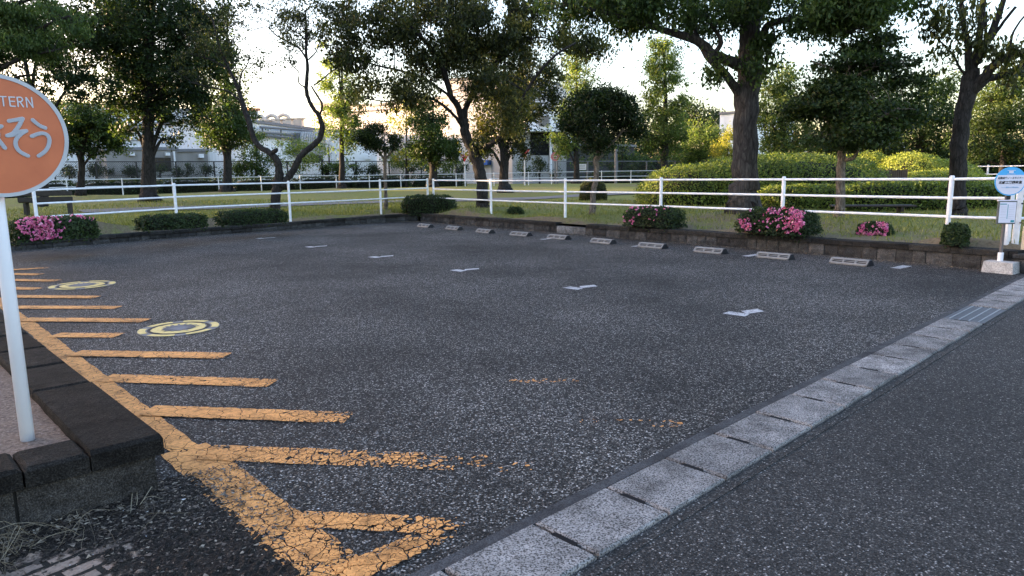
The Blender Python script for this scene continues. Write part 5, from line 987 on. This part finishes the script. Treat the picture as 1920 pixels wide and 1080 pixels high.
r_ = thing('fence_post', 'tall grey round post behind the trees right of the ball shaped bush', 'post'); c = P(1155, 300, 49); m = MB(); m.tube([(c[0], c[1], .5), (c[0], c[1], P(1155, 280, 49)[2])], .10, 8); m.build('pole', TRIM, r_)
for px, Y, yt, lb, hd in ((1492, 40, 258, 'orange post with a round cap above the mound, the left of two', 1), (1517, 40, 264, 'short orange post above the mound, the right of two', 0)):
    r_ = thing('marker_post', lb, 'post'); c = P(px, yt, Y); m = MB(); m.tube([(c[0], c[1], .5), c], .08, 10); m.build('pole', plain('orange_post', (.6, .22, .08), .5), r_)
    m = MB(); m.disc(c+V(0, .05, .1), (1, 0, 0), (0, 0, 1), .2 if hd else .1, .08, 14); m.build('cap', plain('amber_cap', (.8, .45, .1), .4), r_)

# ---------------- benches and edging ----------------
WOODD = plain('dark_wood', (.03, .024, .02), .7, .3, 10)
r_ = thing('bench', 'long low dark backless bench on the grass between the slim maple and the leaning tree', 'bench'); a = P(1558, 386, 16.6); b = P(1714, 386, 16.2); zs = a[2]
m = MB(); c = (a+b)/2; an = math.atan2(b[1]-a[1], b[0]-a[0]); ln = np.linalg.norm((b-a)[:2])
for o_ in (-.13, 0, .13): m.box((c[0]-math.sin(an)*o_, c[1]+math.cos(an)*o_, zs), (ln, .11, .045), an, bev=.008)
m.build('seat', WOODD, r_)
for t in (.12, .84):
    q = lerp(a, b, t); g_ = lz(q[0], q[1]); m = MB(); m.box((q[0], q[1], (zs+g_)/2-.03), (.07, .34, zs-g_-.0), an, bev=.006); m.build('leg', WOODD, r_)
r_ = thing('bench', 'dark wooden bench with a solid backrest on the lawn behind the orange sign', 'bench'); a = P(38, 379, 19.5); b = P(140, 377, 20); c = (a+b)/2; an = math.atan2(b[1]-a[1], b[0]-a[0]); ln = np.linalg.norm((b-a)[:2])
m = MB()
for o_ in (-.15, 0, .15): m.box((c[0]-math.sin(an)*o_, c[1]+math.cos(an)*o_, c[2]), (ln, .13, .045), an, bev=.008)
m.build('seat', WOODD, r_); m = MB(); zt = P(90, 358, 19.8)[2]
for i in range(2): m.box((c[0]-math.sin(an)*-.24, c[1]+math.cos(an)*-.24, lerp(c[2]+.07, zt-.07, i)), (ln, .035, .13), an, bev=.006)
m.build('backrest', WOODD, r_)
for t in (.1, .9):
    q = lerp(a, b, t); g_ = lz(q[0], q[1]); m = MB(); m.box((q[0], q[1], (c[2]+g_)/2-.03), (.07, .38, c[2]-g_), an, bev=.006); m.build('leg', WOODD, r_)
r_ = thing('stake_edging', 'short row of brown wooden stakes edging the tiered mound', 'edging'); m = MB()
for x in np.linspace(1643, 1700, 15): q = P(x, 318, 22.6); m.tube([(q[0], q[1], q[2]-.6), (q[0], q[1], q[2]+random.uniform(-.02, .02))], .04, 7)
m.build('stake', plain('stake_wood', (.10, .07, .05), .8), r_)
# ---------------- debris, bricks, dead grass in the near left corner ----------------
m = MB(); bm_ = NT('brick_paving')
q = [G(-60, 1000), G(285, 915), G(420, 1000), G(500, 1100), G(-60, 1110)]
corner = [(-3.2, 1.4), (-.95, 1.4), (-.95, 2.2), G(330, 905)[:2]+V(-.02, 0), G(300, 905)[:2]+V(-.05, .05), (-3.2, 1.75)]
ang_b = math.atan2(*(G(240, 1010)-G(80, 1075))[[1, 0]])
x = bm_.n('ShaderNodeMapping', {'Vector': bm_.tc.outputs['Object'], 'Rotation': (0, 0, -ang_b)}).outputs[0]
br = bm_.n('ShaderNodeTexBrick', {'Vector': x, 'Color1': (.27, .20, .155, 1), 'Color2': (.17, .135, .11, 1), 'Mortar': (.02, .018, .015, 1), 'Scale': 1., 'Mortar Size': .012, 'Brick Width': .21, 'Row Height': .075, 'Mortar Smooth': .2, 'Bias': -.1})
fine = bm_.noise(70, 4, .7); bcol = bm_.mix(br.outputs[0], bm_.ramp(fine, [(.3, .65), (.6, 1.1)]), .8, 'MULTIPLY')
dn = bm_.n('ShaderNodeTexNoise', {'Vector': bm_.tc.outputs['Object'], 'Scale': 5.5, 'Detail': 6, 'Roughness': .68}).outputs[0]
xx, yy, zz = bm_.sxyz()
cover = bm_.math('SUBTRACT', bm_.math('ADD', bm_.attr('dirt'), dn), .0)
dmask = bm_.ramp(cover, [(.86, 0.), (.93, 1.)])
soilc = bm_.ramp(bm_.noise(110, 5, .8), [(.38, (.006, .005, .004)), (.55, (.03, .025, .021)), (.72, (.15, .125, .10))])
hh = bm_.math('ADD', bm_.math('MULTIPLY', dmask, bm_.noise(60, 5, .8)), bm_.math('MULTIPLY', br.outputs[1], -.3))
bm_.fin(bm_.mix(bcol, soilc, dmask), .95, bm_.bump(hh, 1., .02))
nx, ny = 170, 110; vs = []; dr = []
A0 = V(*G(303, 905)[:2]); 
for i in range(nx+1):
    for j in range(ny+1):
        u, v = i/nx, j/ny
        p0 = A0+e2*(u*2.7-.48); q = p0+(-e1)*(v*1.5-.0)+(-e2)*.0
        px_ = q; edge = 0
        bare_t = max(0, .62-v)*.9       # thick dirt against the planter
        c_ = abs(u*2.2-.55); dr.append((.29)+max(0, .25-v*.75)*1.5+max(0, .36-u)*2.2); vs.append((q[0], q[1], .003+random.uniform(0, 1)**3*(.014 if dr[-1] > .38 else .004)))
La, Lb = G(572, 1085)[:2], G(306, 842)[:2]
def left_of(f): c_ = sum(V(*vs[k_][:2]) for k_ in f)/4; return (Lb[0]-La[0])*(c_[1]-La[1])-(Lb[1]-La[1])*(c_[0]-La[0]) > 0
m.add(vs, [f for f in [(i*(ny+1)+j, (i+1)*(ny+1)+j, (i+1)*(ny+1)+j+1, i*(ny+1)+j+1) for i in range(nx) for j in range(ny)] if left_of(f)])
m.build('pavement', bm_.m, kind='structure', attr={'dirt': dr})
def clutter(name, label, n, region, size, mat, flat=.5, zb=.005, tone=.5, kind='stuff'):
    m = MB(); T = []
    for i in range(n):
        x, y = region(); s_ = size*random.uniform(.3, 1.)**1.5; vs = [(x+random.uniform(-1, 1)*s_, y+random.uniform(-1, 1)*s_, zb+random.uniform(0, 1)*s_*flat) for _ in range(4)]; m.add(vs, [(0, 1, 2), (0, 2, 3), (0, 3, 1), (1, 3, 2)]); T += [min(1, max(0, random.gauss(tone, .3)))]*4
    return m.build(name, mat, None, label, 'debris', kind=kind, attr={'tone': T})
def reg_near():
    u = random.random()**.8*1.9; v = abs(random.gauss(0, .22)); q = A0+e2*u-e1*v; return q
def reg_c():
    q = A0+e2*random.gauss(.05, .22)-e1*abs(random.gauss(0, .5)); return q
DB = m_leaf('debris_bits', [(0, (.012, .01, .009)), (.6, (.07, .055, .043)), (1, (.26, .22, .17))], .0)
clutter('leaf_litter', 'dark crumbled soil and leaf litter at the foot of the planter', 7000, reg_near, .018, DB, .6)
clutter('leaf_litter', 'gritty dark debris beside the yellow line at the planter corner', 5000, reg_c, .013, DB, .6)
PEB = plain('pale_pebble', (.55, .55, .56), .8, .2, 30)
clutter('pebbles', 'scattered pale pebbles on the ground by the planter corner', 60, reg_c, .009, PEB, .7)
def reg_w():
    i = random.randrange(3); t = random.random(); a = lerp(WR[i], WR[i+1], t); d = WR[i+1]-WR[i]; d = d/np.linalg.norm(d); return a-V(-d[1], d[0])*(.03+abs(random.gauss(0, .15)))
def reg_wl():
    i = random.randrange(1, 5); t = random.random(); a = lerp(WL[i], WL[i+1], t); d = WL[i+1]-WL[i]; d = d/np.linalg.norm(d); return a-V(-d[1], d[0])*(.03+abs(random.gauss(0, .14)))
clutter('gravel', 'loose gravel and dry leaves along the foot of the right wall', 4500, reg_w, .018, DB, .5, tone=.9)
clutter('gravel', 'loose gravel and dry leaves along the foot of the left wall', 2500, reg_wl, .022, DB, .5, tone=.9)
m = MB(); T = []
for i in range(230):
    near = i < 185; c0_ = pp(-.02, random.gauss(.80, .14) if near else random.uniform(.1, 1.4)); x, y = c0_-e1*random.uniform(.01, .22); a = random.uniform(0, 6.28); ln = random.uniform(.08, .30); h = random.uniform(.005, .11)*(1 if near else .5)
    pts = [V(x, y, .004)]; cv = random.uniform(-.9, .9)
    for k_ in range(1, 7):
        a += cv*.35+random.gauss(0, .15); q = pts[-1]+V(math.cos(a), math.sin(a), 0)*ln/6; q[2] = .004+h*math.sin(math.pi*min(1, k_/5.5))+random.uniform(0, .006); rel = (q[:2]-C0)@e1
        if rel > -.012: q[:2] -= e1*(rel+.015)
        pts.append(q)
    m.tube(pts, [.0013, .0013, .0012, .0011, .001, .0008, .0005], 3, cap=False); T += [random.random()**1.3]*21
for (a, b, c2) in (((60, 975), (85, 925), (150, 990)), ((90, 930), (140, 955), (148, 975)), ((245, 965), (250, 925), (243, 903)), ((262, 950), (285, 925), (300, 912)), ((10, 985), (50, 960), (62, 985))):
    m.tube([G(*a)+V(0, 0, .005), P(*b, G(*b)[1]*1.0)+V(0, 0, .03), G(*c2)+V(0, 0, .005)], [.0022, .002, .0014], 4, cap=False); T += [.9]*12
m.build('dead_grass', L_DRY, None, 'tangle of dead dry grass stalks against the planter face', 'dead grass', kind='stuff', attr={'tone': T})

# unseen warehouses added west of the park to keep the lot in shade
for nm, lb, y0, y1, h in (('warehouse', 'long grey flat roofed warehouse added out of view west of the parking lot to shade it', -10, 34.3, 13), ('warehouse', 'lower grey warehouse added out of view west of the lawn to shade it, beyond the light gap', 35.2, 50, 6.2)):
    r_ = thing(nm, lb, 'building', None, (-62, (y0+y1)/2, 0)); cy = (y0+y1)/2
    m = MB(); m.prism([(-12, y0-cy), (12, y0-cy), (12, y1-cy), (-12, y1-cy)], 0, h); m.build('wall', CLAD_G, r_)
    m = MB(); m.prism([(-12.2, y0-cy-.2), (12.2, y0-cy-.2), (12.2, y1-cy+.2), (-12.2, y1-cy+.2)], h+.003, h+.2); m.build('roof', TRIM, r_)
    n = int((y1-y0)/5)
    for i in range(n):
        yy_ = y0-cy+2.5+i*(y1-y0)/n; m = MB(); m.box((12.03, yy_, 2.6), (.1, 2, 1.4)); w_ = m.build('window', TRIM, r_); m = MB(); m.box((12.09, yy_, 2.6), (.04, 1.8, 1.2)); m.build('pane', GLASSD, w_)
